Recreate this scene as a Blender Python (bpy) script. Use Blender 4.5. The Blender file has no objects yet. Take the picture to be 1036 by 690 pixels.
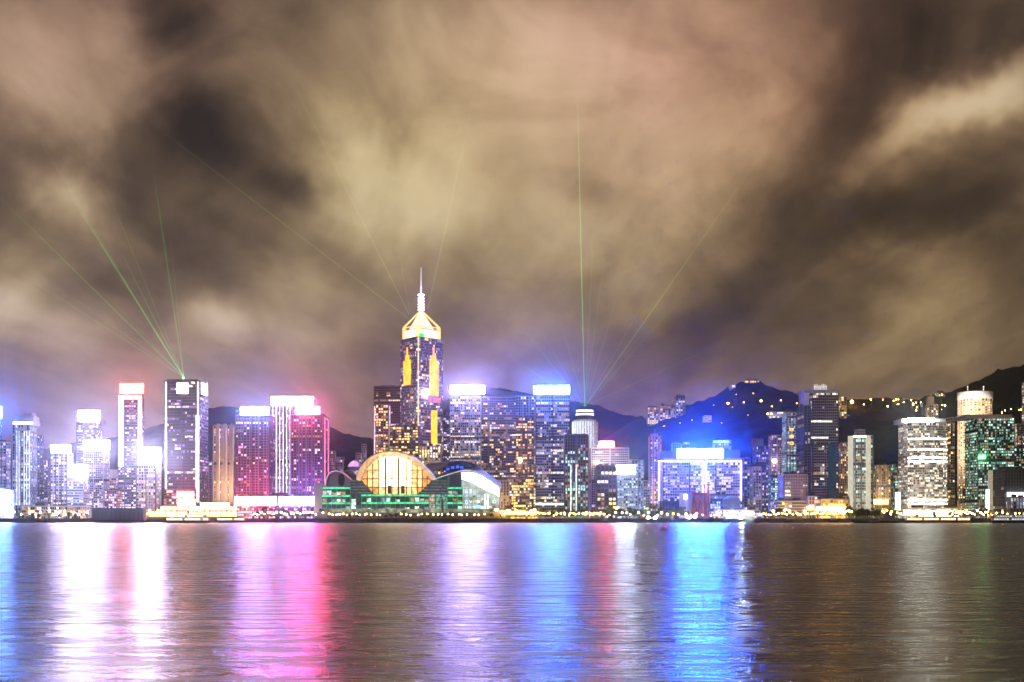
import bpy, math, random
from mathutils import Vector, noise as mnoise

R = math.radians
SC = bpy.context.scene
COL = SC.collection
F, CX, HY, CAMZ = 1275.0, 518.0, 523.0, 6.0      # focal length in px, principal column, horizon row, eye height

# ------------------------------------------------------------------ camera
cam_d = bpy.data.cameras.new('camera'); cam = bpy.data.objects.new('camera', cam_d); COL.objects.link(cam)
cam.location = (0, 0, CAMZ); cam.rotation_euler = (R(90), 0, 0)
cam_d.sensor_width = 36.0; cam_d.lens = F / 1036 * 36.0
cam_d.shift_y = (HY - 345) / 1036.0
cam_d.clip_start = 0.5; cam_d.clip_end = 30000
SC.camera = cam
SC.render.resolution_x, SC.render.resolution_y = 1024, 682
SC.render.engine = 'CYCLES'
SC.view_settings.view_transform = 'Standard'; SC.view_settings.look = 'None'
SC.view_settings.exposure = 0.0; SC.view_settings.gamma = 1.0
cy = SC.cycles
cy.use_denoising = True
try: cy.denoiser = 'OPENIMAGEDENOISE'
except Exception: pass
cy.max_bounces = 5; cy.diffuse_bounces = 2; cy.glossy_bounces = 3; cy.transmission_bounces = 2
cy.volume_bounces = 0; cy.transparent_max_bounces = 24
cy.sample_clamp_indirect = 12.0; cy.caustics_reflective = False
cy.use_light_tree = True

# ------------------------------------------------------------------ world: night clouds lit by the city
W = bpy.data.worlds.new('World'); SC.world = W; W.use_nodes = True
wt = W.node_tree; wt.nodes.clear()
def WN(t, **k):
    n = wt.nodes.new(t)
    for a, b in k.items(): setattr(n, a, b)
    return n
def wl(a, b): wt.links.new(a, b)
def wmath(op, a, b=None, c=None, clamp=False):
    n = WN('ShaderNodeMath', operation=op, use_clamp=clamp)
    for i, v in enumerate((a, b, c)):
        if v is None: continue
        if isinstance(v, (int, float)): n.inputs[i].default_value = v
        else: wl(v, n.inputs[i])
    return n.outputs[0]
def s2l(c):
    return tuple(((v/255)/12.92 if v/255 <= .04045 else ((v/255+.055)/1.055)**2.4) for v in c)
tc = WN('ShaderNodeTexCoord'); sx = WN('ShaderNodeSeparateXYZ'); wl(tc.outputs['Generated'], sx.inputs[0])
dx, dy, dz = sx.outputs
ady = wmath('MAXIMUM', wmath('ABSOLUTE', dy), 0.12)
ta = wmath('DIVIDE', dx, ady); tb = wmath('DIVIDE', dz, ady)     # azimuth and elevation as slopes
# cloud layer coordinates (a flat deck overhead, streaks running towards the viewer)
den = wmath('ADD', wmath('MAXIMUM', dz, 0.0), 0.10)
u = wmath('DIVIDE', dx, den); v = wmath('DIVIDE', dy, den)
cu = WN('ShaderNodeCombineXYZ'); wl(wmath('MULTIPLY', u, 3.0), cu.inputs[0]); wl(wmath('MULTIPLY', v, 0.9), cu.inputs[1])
n1 = WN('ShaderNodeTexNoise'); wl(cu.outputs[0], n1.inputs['Vector'])
n1.inputs['Scale'].default_value = 1.0; n1.inputs['Detail'].default_value = 4.0; n1.inputs['Roughness'].default_value = 0.46; n1.inputs['Distortion'].default_value = 0.5
n2 = WN('ShaderNodeTexNoise'); wl(cu.outputs[0], n2.inputs['Vector'])
n2.inputs['Scale'].default_value = 2.3; n2.inputs['Detail'].default_value = 5.0; n2.inputs['Roughness'].default_value = 0.5; n2.inputs['Distortion'].default_value = 1.0
# warp for the big cloud masses
ct = WN('ShaderNodeCombineXYZ'); wl(ta, ct.inputs[0]); wl(tb, ct.inputs[1])
nw = WN('ShaderNodeTexNoise'); wl(ct.outputs[0], nw.inputs['Vector']); nw.inputs['Scale'].default_value = 11.0; nw.inputs['Detail'].default_value = 4.0; nw.inputs['Roughness'].default_value = .55
wv = WN('ShaderNodeVectorMath', operation='MULTIPLY_ADD'); wl(nw.outputs['Color'], wv.inputs[0])
wv.inputs[1].default_value = (.075, .075, 0); wv.inputs[2].default_value = (-.0375, -.0375, 0)
wadd = WN('ShaderNodeVectorMath', operation='ADD'); wl(ct.outputs[0], wadd.inputs[0]); wl(wv.outputs[0], wadd.inputs[1])
sep = WN('ShaderNodeSeparateXYZ'); wl(wadd.outputs[0], sep.inputs[0])
def blob(px, py, rx, ry, rot=0):
    """soft elliptical cloud mass (or gap) round one direction of the sky"""
    a0, b0 = (px-CX)/F, (HY-py)/F
    c, s = math.cos(R(rot)), math.sin(R(rot))
    da = wmath('SUBTRACT', sep.outputs[0], a0); db = wmath('SUBTRACT', sep.outputs[1], b0)
    p = wmath('DIVIDE', wmath('ADD', wmath('MULTIPLY', da, c), wmath('MULTIPLY', db, s)), rx/F)
    q = wmath('DIVIDE', wmath('SUBTRACT', wmath('MULTIPLY', db, c), wmath('MULTIPLY', da, s)), ry/F)
    r2 = wmath('ADD', wmath('MULTIPLY', p, p), wmath('MULTIPLY', q, q))
    return wmath('EXPONENT', wmath('MULTIPLY', r2, -1.0))
BLOBS = [  # px, py, rx, ry, rot, strength
    (650, 70, 190, 150, 0, .28), (470, 50, 140, 90, 0, .16), (330, 60, 130, 80, 10, .08), (385, 190, 105, 70, -15, .40), (560, 210, 130, 100, 0, .20),
    (195, 130, 46, 38, -50, -.36), (165, 15, 34, 40, -60, -.26), (290, 175, 45, 26, -35, -.28), (120, 165, 60, 50, 0, -.03),
    (60, 50, 100, 75, -20, .20), (65, 195, 40, 26, -35, .34), (15, 310, 70, 50, -30, .24), (245, 255, 90, 40, -20, -.06),
    (235, 325, 45, 28, -10, .28), (310, 285, 60, 32, -20, .22), (300, 345, 60, 26, 0, .10), (560, 330, 70, 24, 15, .08), (640, 250, 60, 40, 40, .10), (760, 330, 60, 22, 30, .10), (880, 300, 50, 18, 25, -.10), (930, 40, 100, 130, -20, -.17), (860, 60, 60, 120, -25, -.10),
    (800, 235, 150, 60, 42, -.17), (950, 210, 120, 34, 22, -.13), (985, 105, 110, 26, 24, .50), (900, 145, 80, 40, 25, .16),
    (960, 310, 120, 60, 25, .13), (690, 200, 80, 90, 50, .10), (700, 340, 120, 50, 30, -.06), (590, 180, 30, 18, -40, -.14), (430, 330, 160, 40, 0, -.03), (518, 400, 900, 120, 0, .13), (60, 40, 110, 90, -20, .12), (70, 370, 220, 70, 0, .12), (20, 250, 50, 40, 0, .08), (110, 110, 50, 40, 0, .10), (620, 40, 240, 110, 0, .06)]
nf = WN('ShaderNodeTexNoise'); wl(ct.outputs[0], nf.inputs['Vector']); nf.inputs['Scale'].default_value = 7.5; nf.inputs['Detail'].default_value = 7; nf.inputs['Roughness'].default_value = .54; nf.inputs['Distortion'].default_value = .9
D = wmath('ADD', wmath('MULTIPLY', n1.outputs['Fac'], 0.42), wmath('MULTIPLY', n2.outputs['Fac'], 0.20))
D = wmath('ADD', D, wmath('MULTIPLY', nf.outputs['Fac'], 0.60))
D = wmath('SUBTRACT', D, 0.265)
for b in BLOBS: D = wmath('MULTIPLY_ADD', blob(*b[:5]), b[5]*1.2, D)
D = wmath('MULTIPLY_ADD', D, 1.10, -0.035)
ramp = WN('ShaderNodeValToRGB'); wl(D, ramp.inputs[0])
cr = ramp.color_ramp; cr.interpolation = 'B_SPLINE'
stops = [(0.0, (30, 25, 25)), (.2, (62, 50, 42)), (.4, (100, 83, 68)), (.6, (142, 122, 98)), (.8, (182, 162, 130)), (1.0, (214, 198, 170))]
cr.elements[0].position = 0; cr.elements[1].position = 1
for p_, c_ in stops[1:-1]: cr.elements.new(p_)
for e, (p_, c_) in zip(cr.elements, stops): e.position = p_; e.color = (*s2l(c_), 1)
colr = ramp.outputs[0]
TINTS = [  # colour of the city light on the clouds, by direction
    (518, 200, 3000, 3000, 0, (1.0, .96, .90), 1), (690, 40, 280, 150, 0, (1.22, .96, 1.14), 1), (60, 30, 170, 120, 0, (1.10, .95, 1.10), 1), (420, 150, 170, 130, 0, (1.03, 1.06, .88), 1),
    (900, 180, 230, 260, 0, (1.0, .93, .74), 1), (985, 105, 110, 30, 24, (.98, 1.05, 1.15), 1), (300, 420, 420, 110, 0, (1.0, .93, 1.12), 1), (60, 470, 240, 120, 0, (.98, .98, 1.25), 1)]
for px, py, rx, ry, ro, c_, k in TINTS:
    m = WN('ShaderNodeMix', data_type='RGBA', blend_type='MULTIPLY')
    wl(blob(px, py, rx, ry, ro), m.inputs[0]); wl(colr, m.inputs[6]); m.inputs[7].default_value = (*c_, 1)
    colr = m.outputs[2]
bgc = WN('ShaderNodeBackground'); wl(colr, bgc.inputs[0]); bgc.inputs[1].default_value = 1.0
sky = WN('ShaderNodeTexSky', sky_type='NISHITA', sun_disc=False, sun_elevation=R(2), sun_rotation=R(200))
bgs = WN('ShaderNodeBackground'); wl(sky.outputs[0], bgs.inputs[0]); bgs.inputs[1].default_value = 0.004   # night: the sky proper gives next to nothing
ad = WN('ShaderNodeAddShader'); wl(bgc.outputs[0], ad.inputs[0]); wl(bgs.outputs[0], ad.inputs[1])
wo = WN('ShaderNodeOutputWorld'); wl(ad.outputs[0], wo.inputs[0])

sun_d = bpy.data.lights.new('sun', 'SUN'); sun_d.energy = 0.2; sun_d.angle = R(25); sun_d.color = (1, .84, .92)   # soft glow of the bright city on the near shore
sun = bpy.data.objects.new('sun', sun_d); COL.objects.link(sun); sun.rotation_euler = (R(66), 0, R(-14))

# ------------------------------------------------------------------ helpers
def PX(px, Y): return (px - CX) / F * Y
def PZ(py, Y): return CAMZ + (HY - py) / F * Y

class MB:
    def __init__(s): s.v = []; s.f = []; s.m = []; s.cur = 0
    def quad(s, a, b, c, d, m=None):
        i = len(s.v); s.v += [tuple(a), tuple(b), tuple(c), tuple(d)]; s.f.append((i, i+1, i+2, i+3)); s.m.append(s.cur if m is None else m)
    def poly(s, pts, m=None):
        i = len(s.v); s.v += [tuple(p) for p in pts]; s.f.append(tuple(range(i, i+len(pts)))); s.m.append(s.cur if m is None else m)
    def box(s, x0, x1, y0, y1, z0, z1, m=None):
        i = len(s.v)
        s.v += [(x0,y0,z0),(x1,y0,z0),(x1,y1,z0),(x0,y1,z0),(x0,y0,z1),(x1,y0,z1),(x1,y1,z1),(x0,y1,z1)]
        for f in ((3,2,1,0),(4,5,6,7),(0,1,5,4),(1,2,6,5),(2,3,7,6),(3,0,4,7)):
            s.f.append(tuple(i+k for k in f)); s.m.append(s.cur if m is None else m)
    def obox(s, P, Q, w0, w1, z0, z1):
        """box along the edge P-Q, from w0 to w1 metres outside it"""
        d = (Q-P); L = d.length
        if L < 1e-6: return
        d = d/L; n = Vector((d.y, -d.x))
        a, b, c, e = P+n*w0, Q+n*w0, Q+n*w1, P+n*w1
        s.prism([e, c, b, a], z0, z1)
    def prism(s, pts, z0, z1, caps=True):
        n = len(pts); i = len(s.v)
        s.v += [(p[0], p[1], z0) for p in pts] + [(p[0], p[1], z1) for p in pts]
        for k in range(n):
            j = (k+1) % n; s.f.append((i+k, i+j, i+n+j, i+n+k)); s.m.append(s.cur)
        if caps:
            s.f.append(tuple(i+n+k for k in range(n))); s.m.append(s.cur)
            s.f.append(tuple(i+k for k in reversed(range(n)))); s.m.append(s.cur)
    def tube(s, pts, rad, n=6):
        pts = [Vector(p) for p in pts]
        rads = rad if isinstance(rad, (list, tuple)) else [rad]*len(pts)
        base = len(s.v)
        for k, p in enumerate(pts):
            t = (pts[min(k+1, len(pts)-1)] - pts[max(k-1, 0)]).normalized()
            a = t.orthogonal().normalized() if abs(t.z) < .99 else Vector((1, 0, 0)); b = t.cross(a)
            for q in range(n):
                w = 2*math.pi*q/n; o = p + (a*math.cos(w)+b*math.sin(w))*rads[k]; s.v.append(tuple(o))
        for k in range(len(pts)-1):
            for q in range(n):
                r = (q+1) % n; s.f.append((base+k*n+q, base+k*n+r, base+(k+1)*n+r, base+(k+1)*n+q)); s.m.append(s.cur)
        s.f.append(tuple(base+q for q in reversed(range(n)))); s.m.append(s.cur)
        s.f.append(tuple(base+(len(pts)-1)*n+q for q in range(n))); s.m.append(s.cur)
    def ball(s, c, r, n=8, sz=1.0):
        base = len(s.v); rows = n//2
        for a in range(rows+1):
            th = math.pi*a/rows
            for q in range(n):
                w = 2*math.pi*q/n; s.v.append((c[0]+r*math.sin(th)*math.cos(w), c[1]+r*math.sin(th)*math.sin(w), c[2]+r*sz*math.cos(th)))
        for a in range(rows):
            for q in range(n):
                k = (q+1) % n; s.f.append((base+a*n+q, base+(a+1)*n+q, base+(a+1)*n+k, base+a*n+k)); s.m.append(s.cur)
    def mesh(s, name, mats):
        me = bpy.data.meshes.new(name); me.from_pydata(s.v, [], s.f)
        for m in mats: me.materials.append(m)
        if len(mats) > 1: me.polygons.foreach_set('material_index', s.m)
        me.update(); return me
    def build(s, name, mats, parent=None, smooth=False):
        if not isinstance(mats, (list, tuple)): mats = [mats]
        if parent is not None:
            o_ = parent['_o'] if '_o' in parent else (0, 0, 0)
            s.v = [(x-o_[0], y-o_[1], z-o_[2]) for x, y, z in s.v]
        me = s.mesh(name, mats)
        if smooth: me.polygons.foreach_set('use_smooth', [True]*len(me.polygons))
        o = bpy.data.objects.new(name, me); COL.objects.link(o)
        if parent is not None: o.parent = parent; o['_o'] = list(parent['_o']) if '_o' in parent else [0, 0, 0]
        return o
def tag(o, label=None, cat=None, group=None, kind=None):
    if label: o['label'] = label
    if cat: o['category'] = cat
    if group: o['group'] = group
    if kind: o['kind'] = kind
    return o
def thing(name, label, cat, loc=(0, 0, 0), group=None):
    o = bpy.data.objects.new(name, None); COL.objects.link(o); o.location = loc; o['_o'] = list(loc); o.empty_display_size = 1
    return tag(o, label, cat, group)
def pbox(root, name, x0, x1, yt, yb, Y, d, mat, m=None):
    """a box part whose front face spans these photo columns and rows at distance Y"""
    mb = MB(); mb.box(PX(x0, Y), PX(x1, Y), Y, Y+d, PZ(yb, Y), PZ(yt, Y)); return mb.build(name, mat, root)
def copy_tree(o, parent=None):
    c = o.copy(); COL.objects.link(c)
    if parent is not None: c.parent = parent
    for ch in o.children: copy_tree(ch, c)
    return c

# ------------------------------------------------------------------ materials
MATS = {}
def newmat(name):
    m = bpy.data.materials.new(name); m.use_nodes = True; m.node_tree.nodes.clear(); return m, m.node_tree
def wall(name, rgb, rough=.75, metal=0.0, var=.18, scale=.06):
    if name in MATS: return MATS[name]
    m, t = newmat(name); N = t.nodes.new; L = t.links.new
    out = N('ShaderNodeOutputMaterial'); b = N('ShaderNodeBsdfPrincipled'); L(b.outputs[0], out.inputs[0])
    g = N('ShaderNodeNewGeometry'); mp = N('ShaderNodeMapping'); mp.inputs['Scale'].default_value = (1, 1, .35); L(g.outputs['Position'], mp.inputs[0])
    n = N('ShaderNodeTexNoise'); n.inputs['Scale'].default_value = scale; n.inputs['Detail'].default_value = 5; L(mp.outputs[0], n.inputs['Vector'])
    r = N('ShaderNodeMapRange'); r.inputs[1].default_value = .3; r.inputs[2].default_value = .7; r.inputs[3].default_value = 1-var; r.inputs[4].default_value = 1+var; L(n.outputs['Fac'], r.inputs[0])
    x = N('ShaderNodeVectorMath'); x.operation = 'SCALE'; x.inputs[0].default_value = rgb; L(r.outputs[0], x.inputs['Scale']); L(x.outputs[0], b.inputs['Base Color'])
    b.inputs['Roughness'].default_value = rough; b.inputs['Metallic'].default_value = metal
    MATS[name] = m; return m
def lit(name, rgb, strength, var=.5, sample=False, scale=.25):
    """a lit room, lamp or light panel: emission with uneven brightness inside"""
    if name in MATS: return MATS[name]
    m, t = newmat(name); N = t.nodes.new; L = t.links.new
    out = N('ShaderNodeOutputMaterial'); b = N('ShaderNodeBsdfPrincipled'); L(b.outputs[0], out.inputs[0])
    b.inputs['Base Color'].default_value = (.04, .04, .045, 1); b.inputs['Roughness'].default_value = .3
    b.inputs['Emission Color'].default_value = (*rgb, 1)
    if var > 0:
        g = N('ShaderNodeNewGeometry'); n = N('ShaderNodeTexNoise'); n.inputs['Scale'].default_value = scale; n.inputs['Detail'].default_value = 2; L(g.outputs['Position'], n.inputs['Vector'])
        r = N('ShaderNodeMapRange'); r.inputs[1].default_value = .3; r.inputs[2].default_value = .7; r.inputs[3].default_value = strength*(1-var); r.inputs[4].default_value = strength*(1+var)
        L(n.outputs['Fac'], r.inputs[0]); L(r.outputs[0], b.inputs['Emission Strength'])
    else: b.inputs['Emission Strength'].default_value = strength
    m.cycles.emission_sampling = 'FRONT_BACK' if sample else 'NONE'
    MATS[name] = m; return m
G_DARK = wall('dark_glass', (.06, .055, .07), .22, 0, .3)
G_BLUE = wall('blue_glass', (.035, .045, .075), .18, 0, .3)
WALLS = {'grey': (.30, .29, .30), 'dark': (.09, .085, .10), 'pale': (.55, .53, .52), 'white': (.75, .74, .74), 'beige': (.48, .38, .29), 'tan': (.38, .30, .22),
         'pink': (.50, .36, .34), 'purple': (.24, .19, .28), 'brown': (.20, .15, .12), 'steel': (.33, .36, .42), 'slate': (.16, .18, .23), 'teal': (.14, .22, .22), 'maroon': (.26, .10, .14)}
def WM(k): return wall('wall_' + k, WALLS[k])
LITS = {'w1': ((1, .88, .70), 1.5), 'w2': ((1, .88, .74), .5), 'w3': ((1, .9, .85), .15), 'y1': ((1, .60, .15), 2.1), 'y2': ((1, .60, .20), .5), 'o1': ((1, .45, .08), 2.0), 'o2': ((1, .48, .14), .6),
        'g1': ((.60, 1, .78), 1.3), 'g2': ((.45, 1, .74), .4), 'b1': ((.58, .76, 1), 1.4), 'b2': ((.55, .70, 1), .4), 'p1': ((.90, .68, 1), 1.5), 'p2': ((.70, .46, 1), .45), 'p3': ((.8, .62, .95), .15), 'r2': ((1, .2, .25), .9)}
def LM(k): return lit('lit_' + k, *LITS[k], .88, False, .42)
PAL = {'white': (('w1', 3), ('w2', 4), ('y2', 1), ('w3', 2)), 'warm': (('y1', 3), ('y2', 4), ('w1', 2), ('o2', 1)), 'gold': (('y1', 5), ('y2', 3), ('o1', 1)), 'green': (('g1', 3), ('g2', 4), ('w2', 2), ('y2', 1)),
       'cool': (('b1', 3), ('b2', 4), ('w2', 3)), 'purple': (('p1', 3), ('p2', 4), ('w1', 2), ('p3', 2)), 'bright': (('p1', 3), ('p2', 5), ('w1', 2), ('w2', 4)), 'cream': (('w1', 6), ('w2', 5), ('w3', 2), ('y2', 1)), 'pinkwarm': (('p1', 3), ('y2', 3), ('w1', 2), ('r2', 1)), 'mixed': (('w1', 3), ('y2', 3), ('b2', 2), ('w2', 3), ('y1', 1))}

# ------------------------------------------------------------------ haze
hm, ht = newmat('humid_air')
ho = ht.nodes.new('ShaderNodeOutputMaterial'); hv = ht.nodes.new('ShaderNodeVolumePrincipled'); ht.links.new(hv.outputs[0], ho.inputs['Volume'])
hv.inputs['Color'].default_value = (.76, .86, 1, 1); hv.inputs['Density'].default_value = 0.00005; hv.inputs['Anisotropy'].default_value = 0.962
try: hm.cycles.volume_sampling = 'MULTIPLE_IMPORTANCE'; hm.cycles.homogeneous_volume = True
except Exception: pass
hb = MB(); hb.box(-5200, 5200, -500, 6000, -1.0, 720)
tag(hb.build('haze', hm), kind='stuff')

# ------------------------------------------------------------------ water
wm, t = newmat('harbour_water'); N = t.nodes.new; L = t.links.new
out = N('ShaderNodeOutputMaterial'); b = N('ShaderNodeBsdfPrincipled'); L(b.outputs[0], out.inputs[0])
b.inputs['Base Color'].default_value = (.016, .014, .008, 1); b.inputs['IOR'].default_value = 1.33
g = N('ShaderNodeNewGeometry')
def wnoise(sc, sx_, sy_, det=3):
    mp = N('ShaderNodeMapping'); mp.inputs['Scale'].default_value = (sx_, sy_, 1); L(g.outputs['Position'], mp.inputs[0])
    n = N('ShaderNodeTexNoise'); n.inputs['Scale'].default_value = sc; n.inputs['Detail'].default_value = det; n.inputs['Roughness'].default_value = .6; L(mp.outputs[0], n.inputs['Vector']); return n.outputs['Fac']
fine = wnoise(1.1, .7, 1.5, 5); mid = wnoise(.16, .5, 1.3, 4); big = wnoise(.012, .35, 1.3, 2)
b1 = N('ShaderNodeBump'); b1.inputs['Strength'].default_value = 1.0; b1.inputs['Distance'].default_value = .20; L(fine, b1.inputs['Height'])
b2 = N('ShaderNodeBump'); b2.inputs['Strength'].default_value = 1.0; b2.inputs['Distance'].default_value = .34; L(mid, b2.inputs['Height']); L(b1.outputs[0], b2.inputs['Normal'])
b3 = N('ShaderNodeBump'); b3.inputs['Strength'].default_value = 1.0; b3.inputs['Distance'].default_value = .9; L(big, b3.inputs['Height']); L(b2.outputs[0], b3.inputs['Normal'])
L(b3.outputs[0], b.inputs['Normal'])
slick = wnoise(.50, .32, 1.4, 5)
rr = N('ShaderNodeMapRange'); rr.inputs[1].default_value = .3; rr.inputs[2].default_value = .7; rr.inputs[3].default_value = .19; rr.inputs[4].default_value = .34; L(slick, rr.inputs[0]); L(rr.outputs[0], b.inputs['Roughness'])
mb = MB(); mb.quad((-9000, -3000, 0), (9000, -3000, 0), (9000, 1302, 0), (-9000, 1302, 0)); tag(mb.build('water', wm), kind='structure')

# ------------------------------------------------------------------ land, seawall, hills
LZ = 4.0
def ground_mat():
    m, t = newmat('ground_paving'); N = t.nodes.new; L = t.links.new
    out = N('ShaderNodeOutputMaterial'); b = N('ShaderNodeBsdfPrincipled'); L(b.outputs[0], out.inputs[0])
    g = N('ShaderNodeNewGeometry'); n = N('ShaderNodeTexNoise'); n.inputs['Scale'].default_value = .05; n.inputs['Detail'].default_value = 6; L(g.outputs['Position'], n.inputs['Vector'])
    r = N('ShaderNodeValToRGB'); r.color_ramp.elements[0].color = (.045, .045, .05, 1); r.color_ramp.elements[1].color = (.16, .15, .14, 1); L(n.outputs['Fac'], r.inputs[0]); L(r.outputs[0], b.inputs['Base Color']); b.inputs['Roughness'].default_value = .8
    return m
mb = MB(); mb.box(-9000, 9000, 1300.5, 9000, -3, LZ); tag(mb.build('ground', ground_mat()), kind='structure')
mb = MB(); x = -2400
while x < 2400:
    mb.box(x, x+24.6, 1298.6, 1301.0, -2, LZ+.02); mb.box(x+11, x+13, 1298.0, 1298.8, -2, LZ-.4); x += 25
mb.box(-2400, 2400, 1298.2, 1301.4, LZ+.03, LZ+.55)
tag(mb.build('seawall', wall('seawall_concrete', (.10, .095, .09), .85, 0, .35, .12)), 'dark concrete seawall running along the whole far shore at the waterline', 'seawall')

def hill(name, ridge, Yr, front, back, amp, col, step=13):
    m, t = newmat('woodland_' + name); N = t.nodes.new; L = t.links.new
    out = N('ShaderNodeOutputMaterial'); b = N('ShaderNodeBsdfPrincipled'); L(b.outputs[0], out.inputs[0]); b.inputs['Roughness'].default_value = .9
    g = N('ShaderNodeNewGeometry'); n = N('ShaderNodeTexNoise'); n.inputs['Scale'].default_value = .07; n.inputs['Detail'].default_value = 6; L(g.outputs['Position'], n.inputs['Vector'])
    r = N('ShaderNodeValToRGB'); r.color_ramp.elements[0].position = .35; r.color_ramp.elements[1].position = .68
    r.color_ramp.elements[0].color = (*[c*.55 for c in col], 1); r.color_ramp.elements[1].color = (*[c*1.5 for c in col], 1); L(n.outputs['Fac'], r.inputs[0]); L(r.outputs[0], b.inputs['Base Color'])
    b.inputs['Specular IOR Level'].default_value = .1
    xs0, xs1 = PX(ridge[0][0], Yr), PX(ridge[-1][0], Yr); nx = int((xs1-xs0)/step); ny = int((front+back)/step)
    def rz(X):
        px = X/Yr*F + CX
        for (a, ya), (c, yc) in zip(ridge, ridge[1:]):
            if a <= px <= c:
                k = (px-a)/(c-a) if c > a else 0; return PZ(ya + (yc-ya)*k, Yr)
        return PZ(ridge[-1][1] if px > ridge[-1][0] else ridge[0][1], Yr)
    V = []; Fc = []
    for j in range(ny+1):
        Y = Yr - front + (front+back)*j/ny
        tt = (Y-(Yr-front))/front if Y <= Yr else 1-(Y-Yr)/back
        tt = max(0, min(1, tt)); s = tt*tt*(3-2*tt)*.35 + tt*.65
        for i in range(nx+1):
            X = xs0+(xs1-xs0)*i/nx
            z = LZ + (rz(X)-LZ)*s
            p = Vector((X*.004, Y*.004, 0.3)); z += amp*mnoise.fractal(p, 1, 2, 4)*math.sin(math.pi*min(1, tt))*.9
            z += 7*(mnoise.noise(Vector((X*.06, Y*.06, 1)))) * min(1, tt*4) + 3.5*mnoise.noise(Vector((X*.19, Y*.19, 5)))*min(1, tt*4)
            V.append((X, Y, z if tt > 0 else LZ-6))
    for j in range(ny):
        for i in range(nx):
            a = j*(nx+1)+i; Fc.append((a, a+1, a+nx+2, a+nx+1))
    me = bpy.data.meshes.new(name); me.from_pydata(V, [], Fc); me.materials.append(m); me.polygons.foreach_set('use_smooth', [True]*len(Fc)); me.update()
    o = bpy.data.objects.new(name, me); COL.objects.link(o); return tag(o, kind='structure')
random.seed(4)
hill('hills', [(-120, 470), (60, 452), (130, 440), (180, 424), (205, 414), (225, 411), (245, 413), (275, 420), (300, 427), (333, 432), (350, 439), (376, 444), (420, 452), (460, 462)], 3300, 900, 700, 26, (.012, .016, .020))
hill('far_hills', [(400, 440), (440, 410), (470, 397), (492, 392), (505, 392), (520, 396), (545, 399), (576, 406), (602, 409), (621, 417), (630, 420), (644, 421), (660, 426), (700, 436), (760, 450)], 3000, 900, 700, 20, (.012, .017, .018))
hill('wooded_hills', [(590, 460), (620, 438), (640, 426), (652, 424), (670, 420), (694, 411), (709, 406), (724, 401), (736, 391), (748, 387), (760, 386), (773, 388), (788, 394), (800, 397.5), (813, 398.5), (840, 402), (858, 404), (880, 404), (900, 403), (918, 404), (930, 404), (938, 399), (961, 398), (980, 402), (1010, 408), (1060, 420), (1120, 440)], 2600, 800, 800, 22, (.010, .015, .017))
hill('mountain', [(860, 440), (900, 418), (930, 406), (950, 399), (961, 396), (972, 392), (984, 387), (997, 381), (1010, 374), (1024, 371), (1040, 368), (1080, 352), (1140, 340), (1240, 350)], 3700, 900, 1000, 30, (.014, .013, .016))

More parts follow.
